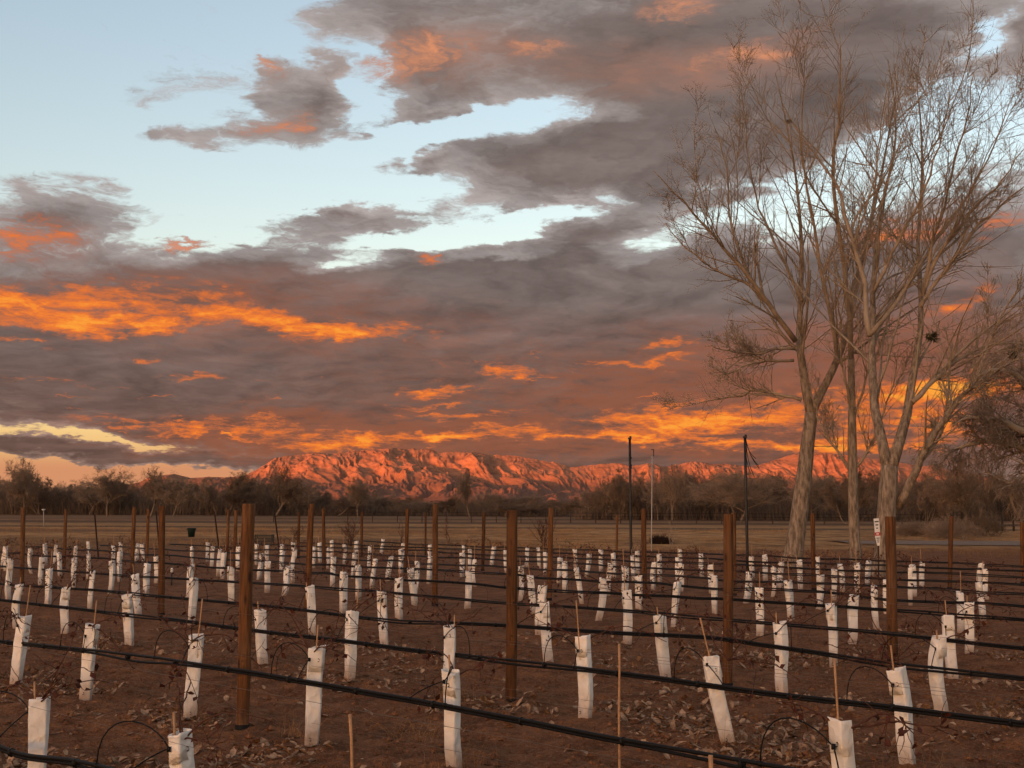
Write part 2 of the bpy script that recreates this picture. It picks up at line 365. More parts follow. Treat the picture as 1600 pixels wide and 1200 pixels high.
def crumple(m):
    g = NT(m.node_tree); b = m.node_tree.nodes['Principled BSDF']; tc = g.add('ShaderNodeTexCoord'); v = tc.outputs['Object']
    oi = g.add('ShaderNodeObjectInfo'); v = g.vm('ADD', v, g.vm('SCALE', (9, 4, 6), scale=oi.outputs['Random']))
    wv = g.vm('ADD', v, g.vm('SCALE', g.vm('SUBTRACT', g.noise(v, 9, 3, .6, out=1), (.5, .5, .5)), scale=.09))
    vo = g.add('ShaderNodeTexVoronoi', {'Vector': g.vm('MULTIPLY', wv, (1, 1, .75)), 'Scale': 15.}, feature='F1')
    h = g.m('ADD', g.m('MULTIPLY', vo.outputs['Distance'], 1.6), g.m('MULTIPLY', g.noise(v, 80, 3, .6), .12))
    bn = g.add('ShaderNodeBump', {'Height': h, 'Strength': .55, 'Distance': .016}); g.l.new(bn.outputs[0], b.inputs['Normal'])
crumple(m)

def rock_build(g, tc, c):
    v = tc.outputs['Object']
    sep = g.add('ShaderNodeSeparateXYZ', {0: v}); Z = sep.outputs[2]
    n = g.noise(g.vm('MULTIPLY', v, (.001, .001, .004)), 2.2, 8, .68)
    strata = g.noise(g.vm('MULTIPLY', v, (.0004, .0004, .016)), 1.0, 4, .6)
    rock = g.mix(g.ss(n, .35, .68), (.40, .192, .112), (.225, .108, .066))
    rock = g.mix(g.m('MULTIPLY', g.ss(strata, .5, .7), .3), rock, (.42, .205, .12))
    scrub = g.mix(n, (.16, .088, .062), (.22, .12, .085))
    f = g.ss(g.m('ADD', Z, g.m('MULTIPLY', g.m('SUBTRACT', n, .5), 500)), 760, 420)
    return g.mix(f, rock, scrub)
MAT['rock'] = mat('granite', (.4, .3, .25), .95, spec=.05, build=rock_build)

# ------------------------------------------------------------------ where the vines stand
ORD = 'zeroth first second third fourth fifth sixth seventh eighth ninth tenth eleventh twelfth thirteenth fourteenth fifteenth sixteenth seventeenth eighteenth nineteenth twentieth'.split()
def ordw(n):
    return ORD[n] if n < len(ORD) else {2: 'twenty-', 3: 'thirty-'}[n//10]+ORD[n % 10] if n % 10 else 'thirtieth'
RD = np.array((-math.sin(ROWA), math.cos(ROWA), 0.)); PD = np.array((math.cos(ROWA), math.sin(ROWA), 0.))
def rowcoord(P): return (P[0]*PD[0]+P[1]*PD[1]-ROW0)/ROWS, P[0]*RD[0]+P[1]*RD[1]
def ray_row(x, y, n):
    """where the ray through a photograph point meets the upright plane of a row"""
    d = ray(x, y); t = (ROW0+ROWS*n)/(d.x*PD[0]+d.y*PD[1]); return np.array((d.x*t, t, EYE+d.z*t))
TUBES = """10 852 5 888;9 861 9 899;17 866 14 943;30 911 26 988;48 856 49 901;70 849 71 888;66 870 64 919;77 887 74 955;87 856 84 886;92 864 94 903;103 916 101 995;118 858 118 890;117 872 115 924;138 850 138 880;139 865 137 908;144 891 140 957;163 859 156 896;177 852 177 890;175 875 172 931;188 847 188 880;187 860 187 910;202 858 198 901;210 895 217 965;199 927 202 1013;215 853 213 886;222 853 222 886;230 879 228 934;245 868 244 913;291 846 291 884;300 856 300 890;298 881 294 935;303 901 298 986;324 847 324 877;333 853 330 885;344 857 340 897;350 862 348 907;361 884 361 947;373 853 372 888;401 849 401 882;409 864 404 907;419 876 417 927;417 854 417 887;441 850 441 882;442 859 440 900;449 889 443 943;458 847 458 880;461 857 457 912;491 861 490 894;499 847 500 876;518 846 518 875;513 860 512 895;521 869 519 919;533 857 530 885;538 850 538 883;538 892 536 955;557 846 557 875;554 863 550 906;560 882 560 936;568 860 566 890;578 852 576 889;587 872 581 919;596 922 601 1003;485 912 489 992;551 952 546 1068;407 950 412 1041;598 848 596 873;611 868 606 910;616 861 615 892;626 857 626 892;630 851 630 880;623 901 624 972;641 886 648 943;652 876 650 925;672 852 672 885;673 868 670 916;724 853 724 885;727 859 727 893;734 860 734 895;722 868 722 908;742 873 742 920;732 891 730 952;772 853 768 883;779 859 781 892;790 862 792 898;814 883 813 940;824 856 821 886;828 897 835 962;848 913 843 993;850 939 858 1041;841 860 843 893;852 864 851 904;875 874 873 913;882 876 883 930;887 859 887 890;898 860 900 893;900 885 909 946;920 869 916 908;939 858 939 892;942 901 934 971;954 879 950 925;958 863 960 901;977 883 978 951;979 920 980 1007;988 867 990 904;996 860 996 894;997 898 999 954;1023 880 1021 922;1030 865 1031 906;1062 862 1063 895;1059 871 1059 908;1064 885 1063 930;1059 907 1052 981;1095 868 1097 906;1110 885 1112 925;1117 898 1117 962;1174 870 1174 905;1172 892 1165 945;1195 866 1196 907;1185 916 1187 997;1029 957 1041 1058;1108 1018 1139 1167;910 989 913 1130;1208 888 1207 936;1221 879 1219 918;1231 905 1236 971;1249 874 1251 918;1277 869 1277 910;1282 897 1279 955;1303 891 1303 939;1313 883 1317 933;1298 941 1302 1042;1340 879 1341 925;1336 927 1331 1011;1357 875 1355 918;1366 913 1370 986;1385 907 1386 966;1414 886 1413 936;1421 885 1423 952;1425 881 1428 930;1442 880 1441 921;1519 885 1518 933;1532 881 1532 925;1540 893 1542 945;1530 908 1536 977;1499 923 1501 992;1512 938 1514 1028;40 958 24 1080;147 972 133 1098;305 989 297 1134;62 1086 56 1240;281 1138 284 1300;495 1007 486 1173;702 975 704 1110;704 1042 712 1206;1398 1039 1421 1206;1465 990 1473 1124;1481 959 1490 1069;1312 1118 1325 1374;1219 969 1223 1090"""
tubes = []
for t in TUBES.split(';'):
    xt, yt, xb, yb = map(float, t.split())
    g0 = on_ground(xb, yb); r, q = rowcoord(g0); n = max(1, min(12, int(round(r))))
    res = max(-.13, min(.13, r-n))*(.6 if n < 8 else .0)
    # keep the bearing, slide the foot onto its row
    d = ray(xb, yb); tt = (ROW0+ROWS*(n+res))/(d.x*PD[0]+d.y*PD[1])
    base = np.array((d.x*tt, d.y*tt, 0.)); base[2] = float(ground_h(base[0], base[1]))
    tp = at(xt, yt, base[1]); hgt = min(.80, max(.60, tp[2]-base[2]))
    lean = (tp[0]-base[0])/max(tp[2]-base[2], .3)
    tubes.append(dict(n=n, q=rowcoord(base)[1], base=base, h=hgt, lean=max(-.3, min(.3, lean))))
# drop any that fell onto a neighbour of the same row
tubes.sort(key=lambda t: (t['n'], t['q']))
keep = []
for t in tubes:
    if keep and keep[-1]['n'] == t['n'] and t['q']-keep[-1]['q'] < .34: continue
    keep.append(t)
tubes = keep
cnt = {}
for t in tubes: cnt[t['n']] = cnt.get(t['n'], 0)+1; t['k'] = cnt[t['n']]
def where(t): return '%s from the cottonwood end, %s drip-line row' % (ordw(t['k']), ordw(t['n']))


# ------------------------------------------------------------------ terrain
def axis(stops):
    out = []
    for a, b, d0, d1 in stops:
        x = a
        while x < b:
            out.append(x); t = (x-a)/(b-a); x += d0+(d1-d0)*t
    return np.array(out)
xs_p = axis([(0, 9, .05, .075), (9, 30, .15, .7), (30, 200, 1.5, 20), (200, 60000, 60, 9000)]); xs = np.concatenate([-xs_p[:0:-1], xs_p])
ys = np.concatenate([-axis([(0.5, 40, .5, 4), (40, 60000, 20, 9000)])[::-1], axis([(0, 5, .4, .1), (5, 17, .05, .06), (17, 34, .10, .25), (34, 70, .5, 1.2), (70, 300, 3, 12), (300, 60000, 40, 8000)])])
GX, GY = np.meshgrid(xs, ys)
GZ = ground_h(GX, GY)+soil_fine(GX, GY)
FEET = [t['base'][:2] for t in tubes if t['base'][1] < 26]+[on_ground(*p)[:2] for p in ((378, 1147), (799, 1103), (1137, 1074), (1395, 1033), (252, 963))]
for fx, fy in FEET:
    i0, i1 = np.searchsorted(xs, (fx-.5, fx+.5)); j0, j1 = np.searchsorted(ys, (fy-.5, fy+.5))
    d2 = (GX[j0:j1, i0:i1]-fx)**2+(GY[j0:j1, i0:i1]-fy)**2
    GZ[j0:j1, i0:i1] += (.016*np.exp(-d2/.02)+.014*np.exp(-d2/.07))*(.5+fbm(GX[j0:j1, i0:i1]*7, GY[j0:j1, i0:i1]*7, 2, 4))
nx, ny = len(xs), len(ys)
idx = np.arange(nx*ny).reshape(ny, nx)
mb = MB(); mb.add(np.stack([GX, GY, GZ], -1), np.stack([idx[:-1, :-1], idx[:-1, 1:], idx[1:, 1:], idx[1:, :-1]], -1).reshape(-1, 4))
ground = mb.build('ground', MAT['soil']); tag(ground, kind='structure')

# unseen ridge added behind the camera to block the low sun from the valley
def make_sun_block_ridge():
    d = np.array((math.sin(SUN_AZ), math.cos(SUN_AZ))); s = np.array((-d[1], d[0]))
    L = np.linspace(-6500, 6500, 90); W = np.array((-900, -500, -250, -120, -40, 0, 300, 700, 1200.)); H = np.array((-2, 12, 50, 125, 205, 224, 228, 220, -2.))
    LL, WW = np.meshgrid(L, W, indexing='ij')
    C = d*4200
    XY = C[None, None]+s[None, None]*LL[..., None]+d[None, None]*WW[..., None]
    XY = XY+d[None, None]*(160*(fbm(LL/600, WW/900, 4, 77)-.5))[..., None]
    Z = np.where(H[None] > 0, H[None]*(.96+.08*fbm(LL/400, WW/400, 3, 5)), H[None])
    n0, n1 = LL.shape; id_ = np.arange(n0*n1).reshape(n0, n1)
    mb = MB(); mb.add(np.concatenate([XY, Z[..., None]], -1), np.stack([id_[:-1, :-1], id_[1:, :-1], id_[1:, 1:], id_[:-1, 1:]], -1).reshape(-1, 4))
    tag(mb.build('sun_block_ridge', MAT['rock']), kind='structure')
make_sun_block_ridge()

# ------------------------------------------------------------------ mountains
def make_mountains():
    D0, D1 = 27000., 34500.
    prof = np.array([(120, 768), (200, 760), (225, 753), (245, 744), (275, 742), (300, 748), (330, 746), (360, 747), (383, 744), (400, 735), (430, 718), (450, 714), (470, 711), (490, 708), (520, 711), (545, 707), (580, 703), (610, 701), (640, 701), (672, 703), (690, 707), (720, 707), (770, 711), (800, 712), (830, 717), (870, 723), (890, 730), (920, 728), (950, 724), (972, 725), (985, 729), (1010, 725), (1040, 729), (1080, 722), (1110, 726), (1150, 729), (1180, 729), (1200, 724), (1230, 714), (1260, 707), (1290, 709), (1320, 711), (1350, 716), (1390, 720), (1430, 728), (1460, 728), (1500, 740), (1560, 750), (1640, 762), (1750, 768.)])
    nx, nt = 1150, 150
    px = np.linspace(120, 1750, nx)
    top = np.interp(px, prof[:, 0], prof[:, 1])
    hy = 790+ROLL*(px-800)
    Hc = (hy-top)/F*D1
    t = np.linspace(0, 1.12, nt)
    U, T = np.meshgrid(px, t)
    depth = D0+(D1-D0)*T
    az = (U-800)/F
    X = az*(D1*.55+depth*.45); 
    xm = az*D1/1000.                     # km along the range
    H = np.interp(U, px, Hc)
    # spurs and couloirs running down from the crest, steep cliffs near the top
    w = .9*(fbm(xm*.55, T*2.2, 4, 11)-.5)
    s1 = 1-2*np.abs(fbm(xm*.42+w*1.6+T*.8, T*.55, 2, 3)-.5)*1.7
    s2 = 1-2*np.abs(fbm(xm*1.05+w*2.4-T*1.1, T*1.1, 3, 8)-.5)*1.6
    s3 = 1-2*np.abs(fbm(xm*2.8+w*4+T*1.5, T*4.4, 4, 15, .6)-.5)*1.5
    cliff = 1/(1+np.exp(-(T-.80-.10*(s1-.5))*20)); cliff = (cliff-1/(1+np.exp(16)))
    basep = .42*T**.9+.26*T*T+.32*cliff
    basep = np.minimum(basep, 1.)
    env = np.clip(T*4, 0, 1)*np.clip((1.02-T)*5, 0, 1)
    km = depth/1000.
    def rg(f, sd, o=4): return 1-2*np.abs(fbm(xm*f+w*.4+km*f*.35, km*f*.8-xm*f*.3, o, sd, .52)-.5)
    iso = .5*(rg(.32, 101)-.72)+.32*(rg(.8, 102)-.72)+.22*(rg(1.9, 103)-.72)
    Z = H*basep+env*H*.20*iso+env*H*(.30*(s1-.55)+.19*(s2-.55)+.095*(s3-.55))
    Z = np.where(T > 1.0, H*(1-(T-1)*1.5)+20*(s3-.5), np.maximum(Z, 0))
    Z = Z+np.clip((T-.6)*4, 0, 1)*H*.03*(s3-.5)
    Z = np.minimum(Z, H*1.03)
    Z[0] = -30
    id_ = np.arange(nx*nt).reshape(nt, nx)
    mb = MB(); mb.add(np.stack([X, depth, Z+EYE], -1), np.stack([id_[:-1, :-1], id_[:-1, 1:], id_[1:, 1:], id_[1:, :-1]], -1).reshape(-1, 4))
    tag(mb.build('mountains', MAT['rock'], smooth=False), kind='structure')
make_mountains()

# ------------------------------------------------------------------ vineyard
def sleeve_mesh(seed, na=20, nr=20, h=.7):
    r = np.random.default_rng(seed)
    th = np.arange(na)*2*np.pi/na; z = np.linspace(0, 1, nr)
    A, Zt = np.meshgrid(th, z)
    a, b = r.uniform(.049, .058), r.uniform(.040, .050); e = r.uniform(.25, .40)
    prof = lambda A: (np.sign(np.cos(A))*np.abs(np.cos(A))**e, np.sign(np.sin(A))*np.abs(np.sin(A))**e)
    cx, cy = prof(A)
    wid = .92+.13*Zt+r.uniform(-.02, .03)*np.sin(Zt*r.uniform(5, 9)+r.uniform(0, 6))
    dep = 1.0+.06*np.sin(Zt*r.uniform(4, 8)+r.uniform(0, 6))-.12*(1-Zt)
    # folds and dents in the cloth
    f1 = fbm(A*1.1+seed, Zt*5, 3, seed)-.5; f2 = fbm(np.cos(A)*2.5+seed*3, Zt*13+np.sin(A)*1.5, 3, seed+5)-.5
    rr = 1+.07*f1+.12*f2*(.4+.8*(1-Zt))
    for _ in range(r.integers(3, 7)):
        a0, z0 = r.uniform(0, 6.28), r.uniform(.03, .97); da = np.angle(np.exp(1j*(A-a0))); rr = rr-r.uniform(.05, .17)*np.exp(-(da/r.uniform(.25, .6))**2-((Zt-z0+da*r.normal()*.06)/r.uniform(.012, .04))**2)
    X = a*cx*wid*rr; Y = b*cy*dep*rr
    bend = .013*r.normal()*np.sin(Zt*np.pi)+.005*r.normal()*np.sin(Zt*2*np.pi); bend2 = .012*r.normal()*np.sin(Zt*np.pi)
    tw = r.normal()*.25*Zt
    X, Y = X*np.cos(tw)-Y*np.sin(tw), X*np.sin(tw)+Y*np.cos(tw)
    Z = Zt*h+np.where(Zt > .97, .012*np.sin(A+r.uniform(0, 6))+.006*np.sin(2*A), 0)-.02
    V = np.stack([X+bend, Y+bend2, Z], -1)
    inner = V[-1:].repeat(4, 0).copy()
    for i, dzz in enumerate((0, .02, .07, .16)):
        c = inner[i].mean(0); inner[i] = c+(inner[i]-c)*(.955 if i == 0 else .93); inner[i, :, 2] -= dzz
    V = np.concatenate([V, inner], 0); n = V.shape[0]
    i = np.arange(n-1)[:, None]*na; k = np.arange(na)[None]; k2 = (k+1) % na
    mb = MB(); mb.add(V, np.stack([i+k, i+k2, i+na+k2, i+na+k], -1).reshape(-1, 4))
    last = (n-1)*na+np.arange(na); mb.f.append((last[None], 0))
    return mb.build('sleeve', MAT['sleeve'], link=False)
def hole_mesh():
    mb = MB(); a = np.linspace(-2.0, 2.0, 7)
    o = np.stack([np.cos(a)*.011, np.zeros(7), np.sin(a)*.014], -1); i = o*.55+np.array((.003, 0, 0))
    for y in (-.003, .003):
        V = np.concatenate([o, i]); V[:, 1] += y
        mb.add(V, [(k, k+1, k+8, k+7) for k in range(6)])
    return mb.build('vent_slit', MAT['ink'], link=False)
SLEEVES = [sleeve_mesh(100+i, 16, 18) for i in range(14)]
HOLE = hole_mesh()
ZAX = Vector((0, 0, 1))
def place_axis(o, base, axis, yaw):
    q = ZAX.rotation_difference(Vector(axis).normalized()) @ Matrix.Rotation(yaw, 3, 'Z').to_quaternion()
    o.location = base; o.rotation_mode = 'QUATERNION'; o.rotation_quaternion = q
def stake_mesh(L, r0, seed):
    rr = np.random.default_rng(seed); n = 9
    z = np.linspace(0, L, n); w = .004*np.cumsum(rr.normal(size=n))/2
    R = np.full(n, r0); R[2::3] *= 1.18
    mb = MB(); mb.tubes(np.stack([w, w[::-1]*.5, z], -1), R, 6); return mb.build('bamboo_stake', MAT['bamboo'], link=False)
STAKES = [stake_mesh(1.0, .006, i) for i in range(5)]
for i, t in enumerate(tubes):
    near = t['base'][1] < 20
    root = empty('grow_tube', (0, 0, 0))
    ax = np.array((t['lean'], rng.normal()*.05, 1.)); t['axis'] = ax/np.linalg.norm(ax)
    yaw = rng.uniform(0, 6.28) if not near else math.atan2(-t['base'][0], t['base'][1])+rng.uniform(-.75, .75)
    place_axis(root, t['base'], t['axis'], yaw); t['yaw'] = yaw
    s = obj('sleeve', sleeve_mesh(i, 32, 44) if near else SLEEVES[i % len(SLEEVES)], root); s.scale = (1, 1, t['h']/.7)
    if near:
        r_ = np.random.default_rng(i); r_.uniform(.049, .058); hb = r_.uniform(.040, .050)
        for zz, xx in ((t['h']*rng.uniform(.78, .86), .012), (t['h']*rng.uniform(.06, .14), -.015)):
            h = obj('vent_slit', HOLE, root); h.location = (xx, -hb-.003, zz); h.rotation_euler = (0, rng.uniform(-.4, .4), 0)
    look = 'leaning' if abs(t['lean']) > .11 else 'tilted' if abs(t['lean']) > .05 else 'upright'
    tag(root, '%s white grow tube, %s' % (look, where(t)), 'grow tube', 'white grow tubes along the vine rows')
    st = obj('bamboo_stake', STAKES[i % 5])
    place_axis(st, t['base']+np.array((rng.uniform(-.018, .018), rng.uniform(-.018, .018), -.02)), t['axis']+np.array((rng.normal()*.03, rng.normal()*.03, 0)), rng.uniform(0, 6))
    st.scale = (1, 1, t['h']+rng.choice([.05, .10, .16, .22, .30]))
    tag(st, 'bamboo stake in the grow tube, %s' % where(t), 'stake', 'bamboo stakes in the grow tubes')

# bamboo stakes that stand without a tube
for (x0, y0, x1, y1, lab) in [(966, 1006, 968, 1230, 'bare bamboo stake in the row of the low double hose, no grow tube'), (545, 1116, 562, 1265, 'slanting bamboo stake tied to the lowest wire, no grow tube'), (1108, 1180, 1110, 1420, 'short bamboo stake below the double hose, no grow tube')]:
    n = 2 if y1 < 1300 and x0 > 600 else 1
    top = ray_row(x0, y0, n); d = ray(x1, y1); tt = top[1]; bs = np.array((d.x*tt, tt, 0.)); bs[2] = float(ground_h(bs[0], bs[1]))
    st = obj('bamboo_stake', STAKES[0]); ax = top-bs; L = np.linalg.norm(ax)
    place_axis(st, bs, ax/L, 0); st.scale = (1.15, 1.15, L); tag(st, lab, 'stake')

# ------------------------------------------------------------------ posts
POSTS = [(389, 787, 378, 1147, .105), (253, 790, 252, 963, .105), (802, 797, 799, 1103, .10), (1138, 803, 1137, 1074, .10), (1392, 807, 1395, 1033, .125), (1146, 801, 1147, 932, .10),
    (37, 793, 34, 914, .10), (103, 796, 100, 889, .09), (209, 793, 206, 896, .10), (231, 795, 229, 884, .09), (357, 796, 354, 884, .085), (369, 797, 366, 886, .10), (467, 801, 466, 872, .09),
    (485, 787, 479, 956, .105), (505, 794, 506, 891, .09), (566, 800, 565, 870, .09), (637, 795, 634, 894, .10), (665, 802, 665, 868, .07), (681, 788, 680, 947, .10), (756, 801, 754, 893, .095),
    (861, 793, 858, 939, .10), (964, 806, 963, 872, .08), (1006, 795, 1007, 936, .10), (1270, 802, 1272, 922, .10), (1487, 806, 1484, 921, .10), (1597, 816, 1598, 912, .10)]
def post_mesh(h, r, seed):
    rr = np.random.default_rng(seed); n = 12; na = 14
    z = np.concatenate([np.linspace(-.15, h-.012, n-1), [h]]); A = np.arange(na)*2*np.pi/na
    R = r*(1+.035*fbm(A[None]*1.2+seed, z[:, None]*1.5, 3, seed)-.017); R = R*np.where(z[:, None] > h-.006, .93, 1)
    off = np.cumsum(rr.normal(size=(n, 2))*.002, 0)
    V = np.stack([R*np.cos(A)+off[:, :1], R*np.sin(A)+off[:, 1:], np.broadcast_to(z[:, None], R.shape)], -1)
    i = np.arange(n-1)[:, None]*na; k = np.arange(na)[None]; k2 = (k+1) % na
    mb = MB(); mb.add(V, np.stack([i+k, i+k2, i+na+k2, i+na+k], -1).reshape(-1, 4)); mb.f.append((((n-1)*na+np.arange(na))[None], 0))
    return mb
pc = {}
plist = []
for i, (xt, yt, xb, yb, dia) in enumerate(POSTS):
    g0 = on_ground(xb, yb); r, q = rowcoord(g0); n = int(round(r))
    plist.append((n, q, i))
for n, q, i in sorted(plist):
    xt, yt, xb, yb, dia = POSTS[i]
    b = on_ground(xb, yb); b[2] = float(ground_h(b[0], b[1])); tp = at(xt, yt, b[1])
    root = empty('wooden_post', (0, 0, 0)); ax = tp-b; h = np.linalg.norm(ax)
    place_axis(root, b, ax/h, rng.uniform(0, 6))
    post_mesh(h, dia/2, i).build('shaft', MAT['wood'], root)
    mb = MB(); mb.tubes([(0, 0, -.1), (0, 0, .045), (0, 0, .05)], [dia/2+.006, dia/2+.006, dia/2+.002], 14); mb.build('foot_sleeve', MAT['boot'], root)
    for k in range(2):
        a = rng.uniform(0, 6.28); mb = MB(); mb.tubes([(math.cos(a)*dia*.45, math.sin(a)*dia*.45, .6+.3*k), (math.cos(a)*dia*.56, math.sin(a)*dia*.56, .62+.3*k)], [.006, .006], 5); mb.build('staple', MAT['steel'], root)
    pc[n] = pc.get(n, 0)+1
    tag(root, ('thick ' if dia > .11 else 'slim ' if dia < .09 else '')+'round brown wooden post, %s from the cottonwood end, %s trellis line' % (ordw(pc[n]), ordw(max(n, 1))), 'post', 'wooden trellis posts')
# dark steel posts leaning at the row ends
for k, (xt, yt, xb, yb) in enumerate([(148, 804, 154, 874), (244, 799, 250, 870), (335, 799, 344, 872), (429, 802, 438, 872)]):
    b = on_ground(xb, yb); tp = at(xt, yt, b[1]-.3); root = empty('steel_post', (0, 0, 0)); ax = tp-b; h = np.linalg.norm(ax); place_axis(root, b, ax/h, .3)
    mb = MB(); mb.box((0, 0, h/2-.1), (.05, .008, h+.2)); mb.box((0, .02, h/2-.1), (.008, .034, h+.19)); mb.build('flange', MAT['steel'], root, smooth=False)
    mb = MB()
    for z in np.arange(.1, h, .09): mb.box((0, -.008, z), (.02, .010, .03))
    mb.build('studs', MAT['steel'], root, smooth=False)
    tag(root, ['dark steel post leaning between a slim wooden post and the leaning grow tube', 'dark steel post half hidden behind a near wooden post', 'dark steel post leaning to the right of the green tub', 'dark steel post leaning beside the black slatted crate'][k], 'post', 'leaning steel end posts')

# ------------------------------------------------------------------ drip lines and wires
HOSE = {1: [(0, 1151), (40, 1170), (75, 1180), (122, 1179), (165, 1187), (215, 1200)], 2: [(0, 998), (200, 1018), (400, 1047), (560, 1074), (700, 1098), (800, 1116), (960, 1147), (1200, 1188)],
    3: [(0, 935), (200, 957), (400, 981), (640, 1011), (800, 1028), (1000, 1051), (1200, 1078), (1400, 1101), (1600, 1127)],
    4: [(0, 911), (150, 920), (400, 943), (480, 951), (560, 962), (640, 970), (800, 974), (960, 986), (1130, 994), (1210, 1007), (1280, 1015), (1400, 1034), (1600, 1054)],
    5: [(0, 884), (200, 898), (400, 909), (600, 923), (800, 941), (1000, 953), (1200, 972), (1400, 988), (1600, 1010)]}
QEND = {1: 24, 2: 30, 3: 34, 4: 36, 5: 38, 6: 41}
def hose_path(n):
    if n in HOSE:
        pts = [ray_row(x, y, n) for x, y in HOSE[n]]; q = np.array([rowcoord(p)[1] for p in pts]); z = np.array([p[2] for p in pts])
        o = np.argsort(q); q = q[o]; z = np.clip(z[o], .16, .72)
    else: q = np.array((0., 50.)); z = np.array((.50, .50))
    q0 = 1.0 if n < 3 else 0; qe = QEND.get(n, 42)
    qq = np.arange(q0, qe, .12)
    zz = np.interp(qq, q, z)
    ks = np.ones(5)/5; zz = np.convolve(np.pad(zz, 2, mode='edge'), ks, mode='valid')
    amp = .012 if n in HOSE else .055
    zz = zz+amp*2*(fbm(qq*.6, qq*0+n*7.3, 3, n)-.5)
    side = .02*(fbm(qq*.8, qq*0+n*3.1, 2, n+40)-.5)-.105
    xy = np.array([row_xy(n, a, b) for a, b in zip(qq, side)])
    return qq, np.column_stack([xy, zz])
LINES = {}
ROWMAX = 12
for n in range(1, ROWMAX+1):
    qq, P = hose_path(n); LINES[n] = (qq, P)
    root = empty('drip_line', (P[0][0], P[0][1], 0)); O = np.array(root.location)
    near = n <= 6
    wob = .004*np.sin(qq*2.1+n)
    mb = MB(); mb.tubes(P-O, np.full(len(P), .0115), 8 if near else 5); mb.build('hose', MAT['hose'], root)
    P2 = P-O+np.column_stack([wob*0, wob*0, -.022+np.abs(wob)*.3-(.03 if n == 2 else .012)*np.clip(np.sin(qq*.9+n*2), 0, 1)**6]); P2[:, :2] += PD[:2]*.006
    mb = MB(); mb.tubes(P2, np.full(len(P), .0105), 8 if near else 5); mb.build('hose', MAT['hose'], root)
    if near:
        for q in np.arange(qq[0]+.4, min(qq[-1], 22), .83):
            i = int(np.searchsorted(qq, q)); c = (P[i]+P2[i]+O)/2-O
            mb = MB(); mb.tubes([c-RD*.006, c+RD*.006], [.0262, .0262], 8); mb.build('tie', MAT['hose'], root)
    ends = {1: 'sagging black drip hoses lowest to the ground, first vine row', 2: 'thick double black drip hose of the second vine row'}
    tag(root, ends.get(n, 'pair of black drip hoses strung along the %s vine row' % ordw(n)), 'drip line', 'black drip lines along the vine rows')
    w = MB()
    for h in ((.21, .62, .95) if n < 7 else (.62,)):
        hq = np.arange(qq[0], qq[-1], .5); xy = np.array([row_xy(n, a, .03) for a in hq])
        w.tubes(np.column_stack([xy, h+.03*(fbm(hq*.3, hq*0+h*9+n, 2, 3)-.5)]), np.full(len(hq), .0011), 4)
    tag(w.build('trellis_wire', MAT['wire']), 'thin trellis wires stretched along the %s vine row' % ordw(n), 'wire', 'trellis wires along the vine rows')
    LINES[n] = (qq, P, root, O)
# thin feeder tubes looping from the hose up to each grow tube
for t in tubes:
    if t['n'] > 7 or t['base'][1] > 30: continue
    qq, P, root, O = LINES[t['n']]
    q = t['q']; top = t['base']+t['axis']*(t['h']*rng.uniform(.80, .88))/t['axis'][2]; top = top-PD*.062
    s = rng.choice([-1, 1], p=[.25, .75])
    for da, bow in ((rng.uniform(.26, .38)*s, .20), (-rng.uniform(.06, .16)*s, .02)):
        i = int(np.clip(np.searchsorted(qq, q+da), 0, len(P)-1)); a = P[i]
        u = np.linspace(0, 1, 12)[:, None]
        side = a+np.array((0, 0, bow*1.6)); mid2 = top+RD*da*.5*(bow > .1)+np.array((0, 0, bow*.75))
        C = (1-u)**3*a+3*(1-u)**2*u*side+3*(1-u)*u*u*mid2+u**3*top
        mb = MB(); mb.tubes(C-O, np.full(12, .0042), 5); mb.tubes([a-O-RD*.012, a-O+RD*.012], [.015, .015], 6); mb.build('feeder_tube', MAT['hose'], root)
    mb = MB(); mb.box(top-O+np.array((0, 0, 0)), (.018, .018, .026)); mb.build('emitter', MAT['hose'], root)

# ------------------------------------------------------------------ vines
def vine_meshes(seed, near):
    r = np.random.default_rng(seed); mbc = MB(); mbl = MB(); pts = []
    for k in range(r.integers(3, 6)):
        n = 14; L = r.uniform(.35, .95); d = np.array((r.choice([-1, 1])*r.uniform(.35, 1), r.normal()*.18, r.uniform(.25, .8))); d /= np.linalg.norm(d)
        p = np.array((0, 0, .60)); P = [p]
        for j in range(n-1):
            d = d+np.array((r.normal()*.16, r.normal()*.14, -.085+r.normal()*.14)); d /= np.linalg.norm(d); p = p+d*L/n; P.append(p)
        P = np.array(P); mbc.tubes(P, np.linspace(.0056, .0024, n), 5 if near else 4)
        pts += list(P[4:])
        for _ in range(r.integers(3, 7)):
            i = r.integers(3, n-1); dd = r.normal(size=3)*np.array((1, .7, .9)); dd /= np.linalg.norm(dd); m = 5; q = P[i]; S = [q]
            for j in range(m): dd = dd+r.normal(size=3)*.25; dd /= np.linalg.norm(dd); q = q+dd*r.uniform(.015, .05); S.append(q)
            mbc.tubes(np.array(S), np.linspace(.0027, .0015, m+1), 4 if near else 3, cap=False); pts += S[2:]
    for _ in range(r.integers(12, 30)):
        c = pts[r.integers(len(pts))]; s = r.uniform(.012, .03); a = r.normal(size=3); a /= np.linalg.norm(a); b = np.cross(a, r.normal(size=3)); b /= np.linalg.norm(b); nn = np.cross(a, b)
        V = np.array([c, c+s*(a*.7+b*.7+nn*.3), c+s*(a*1.6+nn*.2), c+s*(a*.8-b*.7+nn*.5), c+s*(a*2-b*.3+nn*.7)])
        mbl.add(V, [(0, 1, 2), (0, 2, 3), (2, 4, 3)])
    return mbc.build('canes', MAT['cane'], link=False), mbl.build('dry_leaves', MAT['vleaf'], link=False)
VN = [vine_meshes(500+i, True) for i in range(14)]
